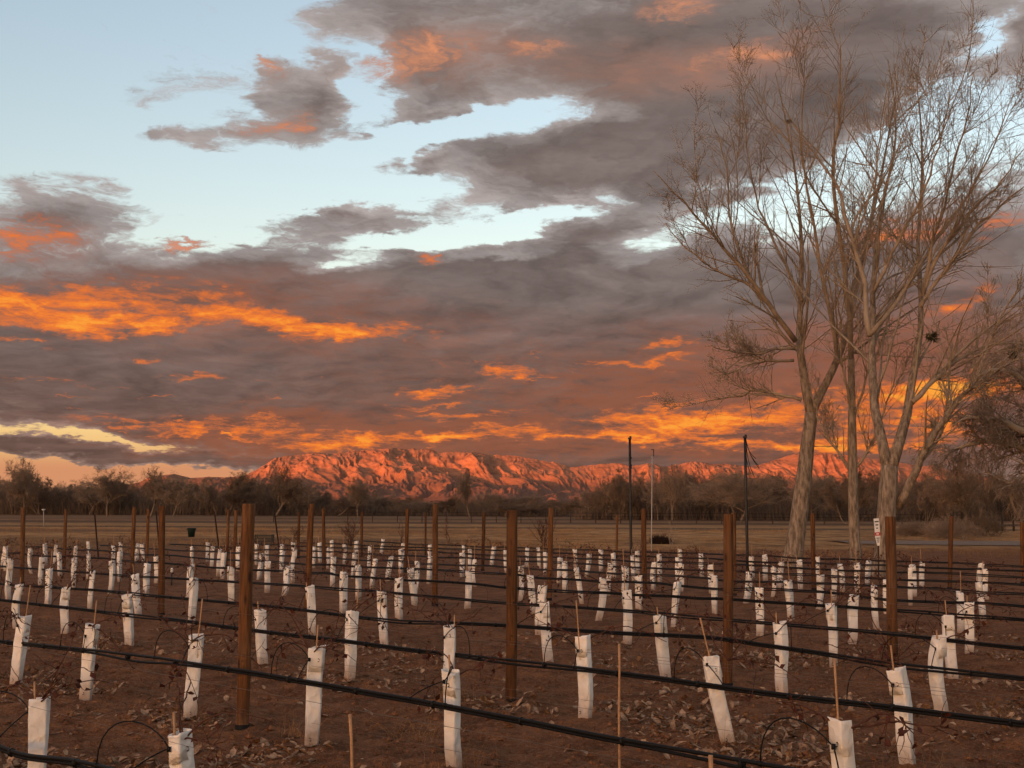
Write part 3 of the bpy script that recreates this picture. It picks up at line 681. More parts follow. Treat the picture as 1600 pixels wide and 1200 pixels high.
for i, t in enumerate(tubes):
    if t['base'][1] > 44: continue
    root = empty('grapevine', t['base'], ROWA+math.pi/2); root.scale = (1, 1, t['h']/.66)
    c, l = VN[i % len(VN)]
    o1 = obj('canes', c, root); o2 = obj('dry_leaves', l, root); o2['kind'] = 'stuff'
    if i % 2: root.rotation_euler.z += math.pi
    tag(root, 'leafless grapevine from the grow tube, %s' % where(t), 'grapevine', 'dry grapevines in the grow tubes')

# ------------------------------------------------------------------ leaf litter, clods, straw
def litter(name, N, y0, y1, smin, smax, label):
    r = np.random.default_rng(5)
    C = []
    while sum(map(len, C)) < N:
        y = r.uniform(y0, y1, 20000); x = r.uniform(-1, 1, 20000)*(y*.40+1.5)
        p = (x*PD[0]+y*PD[1]-ROW0)/ROWS; fr = np.abs(p-np.round(p))
        dens = .012+.95*np.exp(-(fr/.15)**2)*np.clip((fbm(x*1.1, y*1.1, 3, 61)-.47)*7, 0, 1)+.45*np.clip((fbm(x*.8+9, y*.8, 3, 71)-.60)*9, 0, 1)
        k = r.uniform(size=20000) < dens*(y0+6)/(y+6); C.append(np.column_stack([x[k], y[k]]))
    C = np.concatenate(C)[:N]; z = ground_h(C[:, 0], C[:, 1])+soil_fine(C[:, 0], C[:, 1])
    s = (smin+(smax-smin)*r.uniform(size=N)**1.7)[:, None]; a = r.uniform(0, 6.28, N); tilt = r.normal(size=N)*.5; curl = r.uniform(-.2, .95, N)
    shp = np.array([(-1, 0), (-.35, .62), (.45, .5), (1.05, 0), (.4, -.55), (-.4, -.6)]); 
    ca, sa = np.cos(a), np.sin(a)
    V = np.zeros((N, 6, 3))
    for j, (u, v) in enumerate(shp):
        V[:, j, 0] = C[:, 0]+s[:, 0]*(u*ca-v*sa); V[:, j, 1] = C[:, 1]+s[:, 0]*(u*sa+v*ca)
        V[:, j, 2] = z+.006+r.uniform(0, .012, N)+s[:, 0]*(abs(v)*curl*1.1+u*tilt+abs(u)*curl*.4+r.normal(size=N)*.08)
    b = np.arange(N)[:, None]*6
    Fq = np.concatenate([b+np.array([[0, 1, 2, 3]]), b+np.array([[0, 3, 4, 5]])])
    mb = MB(); mb.add(V, Fq); o = mb.build(name, MAT['litter'], smooth=False); tag(o, label, 'leaves', kind='stuff')
litter('leaf_litter', 12500, 4.6, 21, .009, .056, 'curled dead leaves gathered in drifts along the vine rows')
def clods():
    r = np.random.default_rng(8); N = 20000
    y = 4.6+20*r.uniform(size=N)**1.5; x = r.uniform(-1, 1, N)*(y*.4+1); z = ground_h(x, y)+soil_fine(x, y)
    s = r.gamma(1.6, .0065, N)+.005; s = np.minimum(s, .042)
    O = np.array([(1, 0, 0), (0, 1, 0), (-1, 0, 0), (0, -1, 0), (0, 0, .8), (.7, .7, .45), (-.7, .7, .3), (0, 0, -.8)])
    V = O[None]*s[:, None, None]*(.7+.6*r.uniform(size=(N, 8, 1))); V += np.stack([x, y, z+s*.1], -1)[:, None]
    b = np.arange(N)[:, None]*8
    Fq = np.concatenate([b+np.array([f]) for f in [(0, 1, 5), (5, 1, 4), (0, 5, 4), (1, 2, 6), (6, 2, 4), (1, 6, 4), (2, 3, 4), (3, 0, 4)]])
    mb = MB(); mb.add(V, Fq); tag(mb.build('soil_clods', MAT['soil'], smooth=False), 'loose crumbs of red brown soil between the rows', 'soil', kind='stuff')
clods()
def straw(name, pts, N, hmin, hmax, spread, rad_, label, matn='straw', seed=3):
    r = np.random.default_rng(seed); pts = np.asarray(pts); c = pts[r.integers(len(pts), size=N)]
    x = c[:, 0]+r.normal(size=N)*spread; y = c[:, 1]+r.normal(size=N)*spread; z = ground_h(x, y)-.01
    h = r.uniform(hmin, hmax, N); a = r.uniform(0, 6.28, N); ln = r.uniform(.1, .9, N)
    P = np.zeros((N, 4, 3)); u = np.linspace(0, 1, 4)[None]
    P[:, :, 0] = x[:, None]+np.cos(a)[:, None]*h[:, None]*ln[:, None]*u**1.6; P[:, :, 1] = y[:, None]+np.sin(a)[:, None]*h[:, None]*ln[:, None]*u**1.6
    P[:, :, 2] = z[:, None]+h[:, None]*u*(1-.35*ln[:, None]*u)
    mb = MB(); mb.tubes(P, np.broadcast_to(rad_*np.array((1, .9, .7, .3)), (N, 4)), 3, cap=False); tag(mb.build(name, MAT[matn]), label, 'grass', kind='stuff')
pts = [t['base'][:2] for t in tubes if t['base'][1] < 17 and rng.uniform() < .35]+[on_ground(470, 1160)[:2], on_ground(1560, 1130)[:2], on_ground(640, 1150)[:2]]
straw('dry_weeds', pts, 420, .08, .28, .12, .0012, 'thin dry weed stalks around the tube feet')

# ------------------------------------------------------------------ trees
def resample(P, R, N):
    P = np.asarray(P, float); R = np.asarray(R, float)
    s = np.concatenate([[0], np.cumsum(np.linalg.norm(np.diff(P, axis=0), axis=1))]); u = np.linspace(0, s[-1], N)
    # gentle smoothing through the traced points
    Q = np.stack([np.interp(u, s, P[:, i]) for i in range(3)], -1)
    for _ in range(2): Q[1:-1] = .25*Q[:-2]+.5*Q[1:-1]+.25*Q[2:]
    return Q, np.interp(u, s, R)
def grow(P, R, k, r, lf=(.25, .5), ang=(25, 55), up=.15, wob=.10, N=6, tmin=.25, r0=.55, tip=.25, droop=0., minr=0.):
    """k children for every parent polyline; P [B,M,3], R [B,M]"""
    B, M, _ = P.shape; n = B*k
    par = np.repeat(np.arange(B), k)
    t = tmin+(1-tmin)*r.uniform(size=n)*.95
    f = t*(M-1); i = np.minimum(f.astype(int), M-2); w = (f-i)[:, None]
    S = P[par, i]*(1-w)+P[par, i+1]*w; T = P[par, i+1]-P[par, i]; T /= np.linalg.norm(T, axis=1, keepdims=True)+1e-9
    rp = R[par, i]*(1-w[:, 0])+R[par, i+1]*w[:, 0]
    L = np.linalg.norm(np.diff(P, axis=1), axis=2).sum(1)[par]
    q = r.normal(size=(n, 3)); q -= (q*T).sum(1, keepdims=True)*T; q /= np.linalg.norm(q, axis=1, keepdims=True)+1e-9
    a = np.radians(r.uniform(*ang, n))[:, None]
    d = np.cos(a)*T+np.sin(a)*q; d[:, 2] += up; d /= np.linalg.norm(d, axis=1, keepdims=True)
    ln = L*r.uniform(*lf, n)*(1.1-.5*t)
    O = np.zeros((n, N, 3)); O[:, 0] = S
    for j in range(1, N):
        d = d+r.normal(size=(n, 3))*wob; d[:, 2] += up*.35-droop*j/N; d /= np.linalg.norm(d, axis=1, keepdims=True)
        O[:, j] = O[:, j-1]+d*(ln/(N-1))[:, None]
    rb = np.maximum(rp*r0*r.uniform(.7, 1.1, n), minr); RR = rb[:, None]*np.linspace(1, tip, N)[None]
    return O, np.maximum(RR, minr*.6)

def traced(depth, pts, lean, base_depth=None):
    """limb traced in the photograph; lean = metres towards or away from the viewer per metre of run"""
    out = []; run = 0; prev = None
    for (x, y, w) in pts:
        if y < 150: y = 150-(150-y)*.72
        p = at(x, y, depth)
        if prev is not None: run += np.linalg.norm(p-prev)
        prev = p
        out.append((at(x, y, depth+lean*run), w/2*depth/F))
    return np.array([o[0] for o in out]), np.array([o[1] for o in out])

def big_tree(label, depth, trunk, limbs, seed, dens=1.0, name='cottonwood_tree'):
    r = np.random.default_rng(seed)
    tp, tr = traced(depth, trunk, 0.)
    base = tp[0].copy(); base[2] = float(ground_h(base[0], base[1]))
    root = empty(name, base); O = base
    tag(root, label, 'tree')
    P, R = resample(np.vstack([tp[0]-(0, 0, .3), tp]), np.concatenate([[tr[0]*1.15], tr]), 26)
    # fluted, uneven bark on the trunk
    mb = MB(); na = 20; th = np.arange(na)*2*np.pi/na; n0 = mb.n
    mb.tubes(P-O, R, na, cap=True)
    V = mb.v[0].reshape(26, na, 3); c = (P-O)[:, None]; zz = V[..., 2]
    V[:] = c+(V-c)*(1+.13*(fbm(th[None]*3.2+zz*.25, zz*1.1, 3, seed, .6)-.5)+.12*np.exp(-np.maximum(zz, 0)/.3)*np.abs(np.cos(th*2.5+seed)))[..., None]
    mb.v[0] = V.reshape(-1, 3); mb.build('trunk', MAT['bark'], root)
    LP = []; LR = []; lens = []
    for pts in limbs:
        lean = r.uniform(.12, .42)*r.choice([-1, 1])
        p, q = traced(depth, pts, lean); p, q = resample(p, q, 16)
        p[2:] += np.cumsum(r.normal(size=(14, 3))*.035, 0)
        if pts[0][2] >= 4:
            mb = MB(); mb.tubes(p-O, q, 9); mb.build('limb', MAT['bark'] if pts[0][2] > 10 else MAT['limb'], root)
        LP.append(p); LR.append(q)
    # hidden limbs giving the crown its depth
    A0, B0 = np.array(LP), np.array(LR)
    k = 2
    A, B = grow(A0, B0, k, r, (.42, .72), (22, 48), .16, .09, 16, .18, .62, .22)
    for a_, b_ in zip(A, B): mb = MB(); mb.tubes(a_-O, b_, 6); mb.build('branch', MAT['limb'], root)
    allP = np.concatenate([A0, A]); allR = np.concatenate([B0, B])
    C, D = grow(allP, allR, int(19*dens), r, (.16, .36), (25, 60), .10, .07, 8, .10, .5, .3, minr=.008)
    mb = MB(); mb.tubes(C-O, D, 4, cap=False); o = mb.build('branchlets', MAT['limb'], root); o['kind'] = 'stuff'
    E1, G1 = grow(C, D, 5, r, (.40, .85), (22, 60), .08, .07, 5, .08, .6, .45, minr=.005)
    mb = MB(); mb.tubes(E1-O, G1, 3, cap=False); o = mb.build('twigs', MAT['twig'], root); o['kind'] = 'stuff'
    E2, G2 = grow(E1, G1, 2, r, (.35, .8), (22, 60), .06, .08, 3, .15, .8, .6, minr=.0045)
    E3, G3 = grow(A0, B0, 14, r, (.06, .16), (35, 80), .05, .18, 5, .25, .2, .4, minr=.006)
    mb = MB(); mb.tubes(E2-O, G2, 3, cap=False); mb.tubes(E3-O, G3, 3, cap=False); o = mb.build('fine_twigs', MAT['twig'], root); o['kind'] = 'stuff'
    return root

big_tree('stout pale-barked bare cottonwood leaning beside the black lamp pole', 42.5,
    [(1236, 886, 32), (1243, 845, 28), (1251, 790, 26), (1257, 740, 24), (1262, 690, 21), (1268, 645, 20)],
    [[(1268, 648, 17), (1259, 612, 14), (1249, 562, 12), (1243, 530, 11), (1248, 470, 8.5), (1253, 408, 7), (1250, 350, 5.5), (1246, 290, 4), (1236, 220, 3), (1222, 150, 1.8), (1214, 105, 1)],
     [(1243, 533, 9), (1218, 498, 8), (1192, 467, 7), (1157, 430, 6), (1116, 379, 4.5), (1075, 336, 3), (1040, 306, 2), (1008, 278, 1)],
     [(1184, 457, 6), (1160, 410, 5), (1143, 365, 4), (1133, 315, 3), (1126, 240, 2), (1108, 190, 1)],
     [(1200, 475, 5), (1160, 440, 4.4), (1110, 420, 3), (1066, 395, 2), (1040, 360, 1)],
     [(1253, 470, 6), (1222, 400, 4.6), (1196, 330, 3.4), (1172, 265, 2.4), (1160, 190, 1.2)],
     [(1268, 645, 15), (1281, 622, 13), (1308, 560, 11), (1326, 515, 9), (1338, 450, 7), (1352, 370, 5.5), (1370, 290, 4), (1384, 200, 2.6), (1390, 120, 1.2)],
     [(1308, 560, 7), (1300, 480, 6), (1290, 400, 5), (1276, 330, 4), (1262, 250, 3), (1262, 180, 2), (1270, 110, 1)],
     [(1252, 625, 6), (1217, 611, 5), (1173, 605, 4), (1127, 616, 3), (1095, 622, 2), (1068, 628, 1)],
     [(1240, 563, 5), (1206, 566, 4), (1172, 575, 3), (1140, 590, 2), (1110, 590, 1)],
     [(1242, 545, 5), (1210, 543, 4), (1170, 555, 3), (1130, 545, 2), (1096, 545, 1)]], 11)
big_tree('slender straight bare cottonwood with upswept side branches, standing between two stouter trunks', 42.0,
    [(1338, 887, 20), (1335, 840, 17), (1333, 780, 15.5), (1332, 720, 15), (1331, 640, 12), (1330, 560, 10)],
    [[(1330, 562, 9), (1327, 480, 8), (1321, 408, 7), (1309, 320, 6), (1303, 210, 4.5), (1312, 146, 3), (1317, 80, 2), (1314, 22, 1)],
     [(1332, 738, 5), (1316, 720, 4.5), (1300, 700, 4), (1278, 660, 3), (1262, 610, 2), (1250, 560, 1)],
     [(1333, 735, 5), (1350, 718, 4.5), (1366, 696, 4), (1390, 640, 3), (1405, 590, 2), (1415, 540, 1)],
     [(1331, 660, 5), (1345, 620, 4), (1362, 560, 3), (1378, 490, 2.4), (1392, 420, 1.2)],
     [(1331, 640, 5), (1318, 600, 4), (1305, 540, 3), (1296, 470, 2), (1290, 400, 1)],
     [(1326, 470, 5), (1345, 400, 4), (1362, 310, 3), (1370, 220, 2), (1378, 130, 1)]], 23, .9)
big_tree('twin-forked bare cottonwood behind the thick post, with a long low limb', 37.5,
    [(1376, 903, 34), (1382, 860, 30), (1385, 800, 29), (1388, 760, 29), (1390, 728, 27)],
    [[(1388, 738, 20), (1377, 687, 16), (1369, 647, 15), (1362, 583, 13), (1359, 525, 11), (1366, 455, 9), (1368, 350, 7), (1384, 290, 5.5), (1400, 222, 4), (1397, 146, 2.6), (1390, 60, 1.2)],
     [(1359, 525, 9), (1337, 408, 7), (1309, 303, 5), (1273, 245, 3.4), (1240, 190, 2), (1222, 150, 1)],
     [(1360, 522, 8), (1396, 484, 7), (1431, 426, 6), (1483, 350, 4.6), (1540, 280, 3), (1575, 195, 1.8), (1588, 150, 1)],
     [(1391, 735, 20), (1403, 707, 18), (1412, 667, 16), (1424, 623, 14), (1434, 567, 12), (1440, 520, 10), (1443, 455, 8), (1435, 350, 6), (1442, 233, 4), (1432, 146, 2.6), (1426, 70, 1.2)],
     [(1442, 460, 7), (1460, 408, 6), (1479, 373, 5), (1518, 315, 3.6), (1556, 282, 2.4), (1592, 240, 1.2)],
     [(1437, 480, 7), (1483, 410, 5.4), (1536, 350, 4), (1588, 309, 2.6), (1625, 280, 1.2)],
     [(1442, 455, 6), (1470, 330, 4.4), (1490, 230, 3), (1506, 150, 2), (1516, 80, 1)],
     [(1426, 628, 8), (1460, 600, 7), (1490, 571, 6), (1533, 551, 4.6), (1583, 536, 3), (1640, 526, 1.4)],
     [(1403, 792, 15), (1427, 753, 13), (1443, 713, 11.5), (1463, 680, 10), (1487, 637, 8.5), (1513, 613, 6.5), (1547, 590, 4.6), (1590, 560, 2.6), (1620, 540, 1.2)],
     [(1463, 680, 5), (1459, 668, 4.5), (1464, 660, 4), (1470, 668, 3), (1476, 690, 1.5)],
     [(1513, 613, 5), (1530, 560, 4), (1560, 490, 3), (1590, 430, 1.6)],
     [(1366, 455, 6), (1400, 380, 4.6), (1440, 310, 3.6), (1470, 230, 2.4), (1482, 150, 1.2)]], 37)
def mistletoe(x, y, depth, rad_, lab, seed):
    r = np.random.default_rng(seed); c = at(x, y, depth); n = 130
    cl = r.normal(size=(7, 3)); cl /= np.linalg.norm(cl, axis=1, keepdims=True); d = cl[r.integers(7, size=n)]+r.normal(size=(n, 3))*.38; d /= np.linalg.norm(d, axis=1, keepdims=True); L = rad_*r.uniform(.25, 1.15, n)
    P = np.stack([d*(L*u)[:, None]+r.normal(size=(n, 3))*rad_*.12*u for u in (0, .4, .75, 1.)], 1); P[:, :, 2] -= rad_*.2
    root = empty('mistletoe', c); mb = MB(); mb.tubes(P, np.broadcast_to(np.array((.012, .012, .018, .008)), (n, 4)), 3, cap=False); o = mb.build('stems', MAT['mistle'], root); o['kind'] = 'stuff'
    tag(root, lab, 'mistletoe', 'mistletoe clumps in the cottonwoods')
mistletoe(1457, 525, 37.5, .19, 'dark mistletoe clump on the upright fork of the twin cottonwood', 1)
mistletoe(1583, 552, 37.5, .15, 'small dark mistletoe clump at the end of the long side branch', 2)
mistletoe(1233, 188, 42.5, .09, 'tiny dark clump high in the leaning cottonwood', 3)

# the drooping tree at the edge of the drive
def droopy():
    r = np.random.default_rng(71); depth = 58.
    base = at(1690, 0, depth); base[2] = 0.
    root = empty('elm_tree', base); O = base; tag(root, 'dark gnarled tree with drooping twigs beside the gravel drive', 'tree')
    tp, tr = traced(depth, [(1690, 862, 50), (1685, 790, 42), (1676, 720, 38), (1668, 670, 34)], 0)
    P, R = resample(np.vstack([tp[0]-(0, 0, .5), tp]), np.concatenate([tr[:1], tr]), 14); mb = MB(); mb.tubes(P-O, R, 14); mb.build('trunk', MAT['twig'], root)
    LP, LR = [], []
    for pts in [[(1668, 690, 20), (1630, 678, 17), (1595, 672, 13), (1570, 660, 11), (1545, 655, 8), (1515, 650, 5), (1492, 668, 2)],
                [(1672, 720, 16), (1625, 705, 13), (1590, 700, 11), (1550, 688, 9), (1520, 697, 7), (1490, 706, 4), (1470, 730, 2)],
                [(1668, 680, 18), (1640, 620, 14), (1610, 590, 10), (1570, 570, 7), (1540, 575, 4), (1515, 600, 2)],
                [(1668, 680, 18), (1650, 600, 14), (1625, 550, 9), (1590, 530, 6), (1560, 545, 2)],
                [(1675, 730, 15), (1640, 742, 12), (1600, 738, 10), (1580, 750, 7), (1575, 775, 5), (1585, 800, 2)],
                [(1676, 720, 16), (1710, 660, 13), (1750, 620, 9), (1790, 640, 4)], [(1668, 680, 16), (1690, 600, 12), (1700, 540, 8), (1690, 500, 3)]]:
        p, q = traced(depth, pts, r.uniform(-.35, .35)); p, q = resample(p, q, 16); p[2:] += np.cumsum(r.normal(size=(14, 3))*.05, 0)
        mb = MB(); mb.tubes(p-O, q, 8); mb.build('limb', MAT['twig'], root); LP.append(p); LR.append(q)
    A, B = grow(np.array(LP), np.array(LR), 11, r, (.24, .5), (30, 75), .10, .16, 12, .12, .5, .25, droop=.10, minr=.016)
    for a_, b_ in zip(A, B): mb = MB(); mb.tubes(a_-O, b_, 5); mb.build('branch', MAT['twig'], root)
    C, D = grow(A, B, 16, r, (.35, .8), (25, 80), .0, .16, 7, .05, .5, .4, droop=.30, minr=.013)
    mb = MB(); mb.tubes(C-O, D, 3, cap=False)
    E1, G1 = grow(C, D, 9, r, (.35, .8), (20, 65), -.05, .16, 5, .1, .6, .5, droop=.35, minr=.0105)
    mb.tubes(E1-O, G1, 3, cap=False); o = mb.build('drooping_twigs', MAT['bosque1'], root); o['kind'] = 'stuff'
droopy()

# bosque: bare trees along the far side of the field
def bosque_proto(seed, H, W, kind):
    """kind: 'spread' fan-shaped, 'bush' many-stemmed and round, 'pole' narrow"""
    r = np.random.default_rng(seed); ns = {'spread': 1, 'bush': 5, 'pole': 1}[kind]
    P0 = []; R0 = []
    for s in range(ns):
        n = 8; b = np.array((r.normal()*.35*(ns > 1), r.normal()*.35*(ns > 1), -.1)); d = np.array((r.normal()*.25*ns**.5, r.normal()*.25*ns**.5, 1.)); hh = H*(.42 if kind == 'spread' else .6)
        p = [b]
        for j in range(n-1): d = d+r.normal(size=3)*.10; d /= np.linalg.norm(d); p.append(p[-1]+d*hh/(n-1))
        P0.append(p); R0.append(np.linspace(H*.026/ns**.4, H*.012/ns**.4, n))
    P0 = np.array(P0); R0 = np.array(R0)
    a1 = {'spread': (25, 65), 'bush': (20, 60), 'pole': (15, 40)}[kind]
    A, B = grow(P0, R0, 16 if ns == 1 else 5, r, (.9, 1.5) if kind == 'spread' else (.5, .95), a1, .16, .13, 10, .35, .6, .3, minr=.03)
    C, D = grow(A, B, 12, r, (.28, .55), (25, 65), .10, .16, 6, .15, .55, .4, droop=.03, minr=.022)
    E1, G1 = grow(C, D, 9, r, (.35, .7), (25, 70), .05, .18, 4, .1, .7, .5, droop=.05, minr=.017)
    E2, G2 = grow(E1, G1, 3, r, (.4, .8), (25, 70), .03, .18, 3, .1, .8, .6, droop=.05, minr=.019)
    allp = np.concatenate([A.reshape(-1, 3), E1.reshape(-1, 3)])
    sx = W/2/np.percentile(np.abs(allp[:, :2]), 93); sz = H/np.percentile(allp[:, 2], 97)
    S = np.array((sx, sx, sz))
    t = MB(); t.tubes(P0*S, R0, 7); t.tubes(A*S, B, 4, cap=False)
    c = MB(); c.tubes(C*S, D, 3, cap=False); c.tubes(E1*S, G1, 3, cap=False); c.tubes(E2*S, G2, 3, cap=False)
    return t, c
PROTO = []
for i, (H, W, kind) in enumerate([(8, 8.5, 'spread'), (9, 9.5, 'spread'), (7, 7.5, 'bush'), (6, 8, 'bush'), (8.5, 6.5, 'spread'), (7.5, 9, 'spread'), (9, 7.5, 'spread')]):
    t, c = bosque_proto(900+i, H, W, kind)
    PROTO.append((H, W, t.build('trunk', MAT['bosque2'], link=False), [c.build('crown', MAT['bosque%d' % (i % 4)], link=False)]))
def bosque_tree(x, ytop, depth, proto, wid=None, label=None, name='bare_tree', group='bare trees of the far tree line', matn=None, pale=False):
    H, W, t, c = PROTO[proto]
    b = at(x, 0, depth); top = at(x, ytop, depth)[2]; s = top/H; sx = s if wid is None else wid*depth/F/W
    root = empty(name, (b[0], depth, 0), rng.uniform(0, 6.28)); root.scale = (sx, sx, s)
    o = obj('trunk', t, root); o = obj('crown', c[0], root); o['kind'] = 'stuff'
    tag(root, label, 'tree', group)
r = np.random.default_rng(4)
skyline = np.array([(0, 738), (40, 735), (60, 728), (90, 738), (130, 752), (190, 738), (230, 757), (260, 738), (300, 752), (350, 748), (400, 738), (440, 742), (480, 752), (530, 768), (600, 768), (680, 770), (760, 768), (830, 772), (900, 768), (930, 758), (970, 742), (1040, 738), (1100, 738), (1160, 735), (1210, 738), (1280, 738), (1340, 742), (1400, 746), (1450, 735), (1500, 742), (1560, 738), (1640, 735)])
special = [(66, 724, 215, 1, 70, 'tall round-crowned tree with clumped dark branches above the far tree line'), (190, 737, 205, 0, 66, 'broad fan-shaped bare tree rising over the far tree line'), (255, 738, 200, 4, 52, 'pair of fine-twigged bare trees before the small pink hill'), (290, 748, 200, 5, 50, 'low spreading bare tree overlapping the small pink hill'),
    (445, 738, 210, 6, 70, 'grey bare tree before the left foot of the red mountain'), (740, 742, 190, 4, 34, 'thin lone bare tree standing up against the red mountain'), (570, 752, 205, 0, 46, 'open bare tree below the cliffs of the red mountain'),
    (965, 745, 170, 3, 70, 'dense dark bare tree at the white pole'), (1045, 733, 165, 1, 80, 'broad dense bare tree behind the white pole'), (1150, 742, 160, 5, 90, 'pale forked bare tree behind the black lamp pole'), (1310, 738, 150, 2, 80, 'dense bare tree seen between the cottonwood trunks'),
    (1490, 728, 105, 0, 84, 'round-crowned tree with a pale forked trunk by the drive'), (1430, 752, 118, 3, 70, 'low grey thicket tree left of the pale forked trunk')]
for (x, yt, dp, pr, w, lab) in special: bosque_tree(x, yt, dp, pr, w, lab)
x = -30.
i = 0
while x < 1660:
    yt = np.interp(x, skyline[:, 0], skyline[:, 1])+r.uniform(4, 17); dp = (235 if x < 900 else 185)+r.uniform(-12, 25)
    bosque_tree(x, yt, dp, [0, 2, 5, 3, 1, 6, 4, 2, 5][i % 9], r.uniform(44, 70), ('bushy many-stemmed bare tree ' if [0, 2, 5, 3, 1, 6, 4, 2, 5][i % 9] in (2, 3) else 'single-trunked spreading bare tree ')+('of the far tree line under the yellow horizon strip' if x < 380 else 'of the far tree line below the red mountain' if x < 930 else 'of the far tree line behind the pole trio' if x < 1200 else 'of the far tree line behind the cottonwood trunks' if x < 1440 else 'of the far tree line beyond the drive'))
    x += r.uniform(13, 23); i += 1
def thicket():
    rr = np.random.default_rng(44); N = 26000
    x = rr.uniform(-60, 1680, N); dp = np.where(x < 900, 246, 200)+rr.uniform(-14, 30, N)
    hmax = np.interp(x, skyline[:, 0], 806-(806-skyline[:, 1])*.62); 
    n1 = fbm(x/40., dp*0+3, 3, 9)
    h = np.array([(790-b)/F*c+1.8 for b, c in zip(hmax, dp)])*(.55+.6*n1)*rr.uniform(.45, 1.05, N)
    X = (x-800)/F*dp; a = rr.normal(size=(N, 2))*.25; P = np.zeros((N, 4, 3))
    for j, u in enumerate((0, .4, .75, 1.)):
        P[:, j, 0] = X+a[:, 0]*h*u*u*1.6+rr.normal(size=N)*.1*u; P[:, j, 1] = dp+a[:, 1]*h*u; P[:, j, 2] = h*u-.05
    mb = MB(); mb.tubes(P, np.broadcast_to(np.array((.05, .045, .035, .015)), (N, 4)), 3, cap=False)
    tag(mb.build('thicket', MAT['thicket']), 'dense brown undergrowth below the far tree line', 'thicket', kind='stuff')
thicket()
# bare shrubs in the field
def shrub(x, yb, ytop, w, lab, dense=1., matn='twig', seed=1):
    rr = np.random.default_rng(seed); b = on_ground(x, yb); H = at(x, ytop, b[1])[2]; W = w*b[1]/F/2; n = int(16*dense)
    root = empty('bare_shrub', b); tag(root, lab, 'shrub', 'shrubs at the edge of the vineyard')
    P = np.zeros((n, 7, 3)); a = rr.uniform(0, 6.28, n); k = rr.uniform(.15, 1, n); hh = H*rr.uniform(.6, 1.05, n)
    for j, u in enumerate(np.linspace(0, 1, 7)): P[:, j, 0] = np.cos(a)*k*W*((.75+.3*u) if dense > 2 else u)+rr.normal(size=n)*.05*(1+dense*.4); P[:, j, 1] = np.sin(a)*k*W*((.75+.3*u) if dense > 2 else u); P[:, j, 2] = hh*(1.05-.6*k*(dense > 2))*u**.85-.03
    R = np.broadcast_to(np.linspace(.011, .005, 7), (n, 7)); mb = MB(); mb.tubes(P, R, 4, cap=False)
    A, B = grow(P, R, 7, rr, (.2, .45), (20, 55), .1, .12, 5, .25, .7, .5, minr=.005); mb.tubes(A, B, 3, cap=False)
    if dense > 2: C, D = grow(A, B, 5, rr, (.4, .7), (30, 70), .05, .2, 4, .1, .8, .6, minr=.006); mb.tubes(C, D, 3, cap=False)
    mb.build('stems', MAT[matn], root)
shrub(548, 853, 812, 44, 'spray of bare red-brown stems at the field edge beside the posts', 1., 'cane', 1)
shrub(850, 856, 803, 60, 'tall open bare shrub straddling a wooden post at the field edge', 1.1, 'cane', 2)
shrub(465, 848, 822, 26, 'small bare shrub behind a wooden post near the black crate', .8, 'cane', 3)
shrub(1033, 850, 839, 26, 'low dark rounded bush in the dry grass by the white pole', 4., 'steel', 4)
shrub(628, 852, 815, 14, 'single spindly sapling beside a far wooden post', .3, 'cane', 5)
shrub(700, 850, 806, 12, 'leaning spindly sapling in the dry grass', .3, 'cane', 6)
shrub(1050, 858, 812, 22, 'thin upright sapling between the white pole and the thick post', .3, 'twig', 7)
shrub(1490, 842, 805, 95, 'wide grey bush under the forked tree by the drive', 6., 'bosque1', 8)
shrub(1425, 838, 812, 60, 'low grey brush pile at the foot of the far trees', 5., 'bosque0', 9)
shrub(1540, 838, 790, 70, 'tall grey brush beside the wooden gate', 5., 'bosque2', 10)

# dry grass standing on the field
gp = []
rr = np.random.default_rng(12)
for _ in range(900):
    y = rr.uniform(60, 112); x = rr.uniform(-.42, .42)*y
    if fbm(np.array(x*.12), np.array(y*.12), 2, 3) > .42 and not (x > 15 and y < 78): gp.append((x, y))
straw('field_grass', gp, 15000, .08, .26, .9, .006, 'dry tan grass standing on the field beyond the rows', seed=5)
gp = [(rr.uniform(-26, 27), rr.uniform(50, 62)) for _ in range(260)]
straw('edge_weeds', gp, 5200, .06, .24, .35, .005, 'straggling dry weeds along the end of the rows', seed=6)

# ------------------------------------------------------------------ far field: fence, drive, gate
def far_fence():
    root = empty('field_fence', (0, 150, 0)); tag(root, 'dark low wire fence running across the far field', 'fence')
    mbw = MB()
    for h in (.35, .7, 1.05): mbw.tubes([(-25, 0, h), (0, 0, h), (42, -4, h)], [.02, .02, .02], 4)
    mbw.build('wires', MAT['farfence'], root)
    mp = MB(); mp.tubes([(0, 0, -.2), (0, 0, 1.2)], [.05, .045], 6); me = mp.build('fence_post', MAT['farfence'], link=False)
    for x in np.arange(-25, 43, 2.6): o = obj('fence_post', me, root); o.location = (x, -max(x, 0)*.095, 0)
far_fence()
mb = MB(); u = np.linspace(0, 1, 24); L = []
for t in u:
    yc = 72-3*t; x = 16.5+34*t; hw = 3.5+4.5*t+.5*math.sin(t*9); L.append(((x, yc-hw*.85, .03), (x, yc-hw*.3, .07), (x, yc+hw*.3, .08), (x, yc+hw*.9, .03)))
V = np.array(L).reshape(-1, 3); mb.add(V, [(i*4+k, (i+1)*4+k, (i+1)*4+k+1, i*4+k+1) for i in range(23) for k in range(3)])
tag(mb.build('gravel_drive', MAT['gravel']), kind='structure')
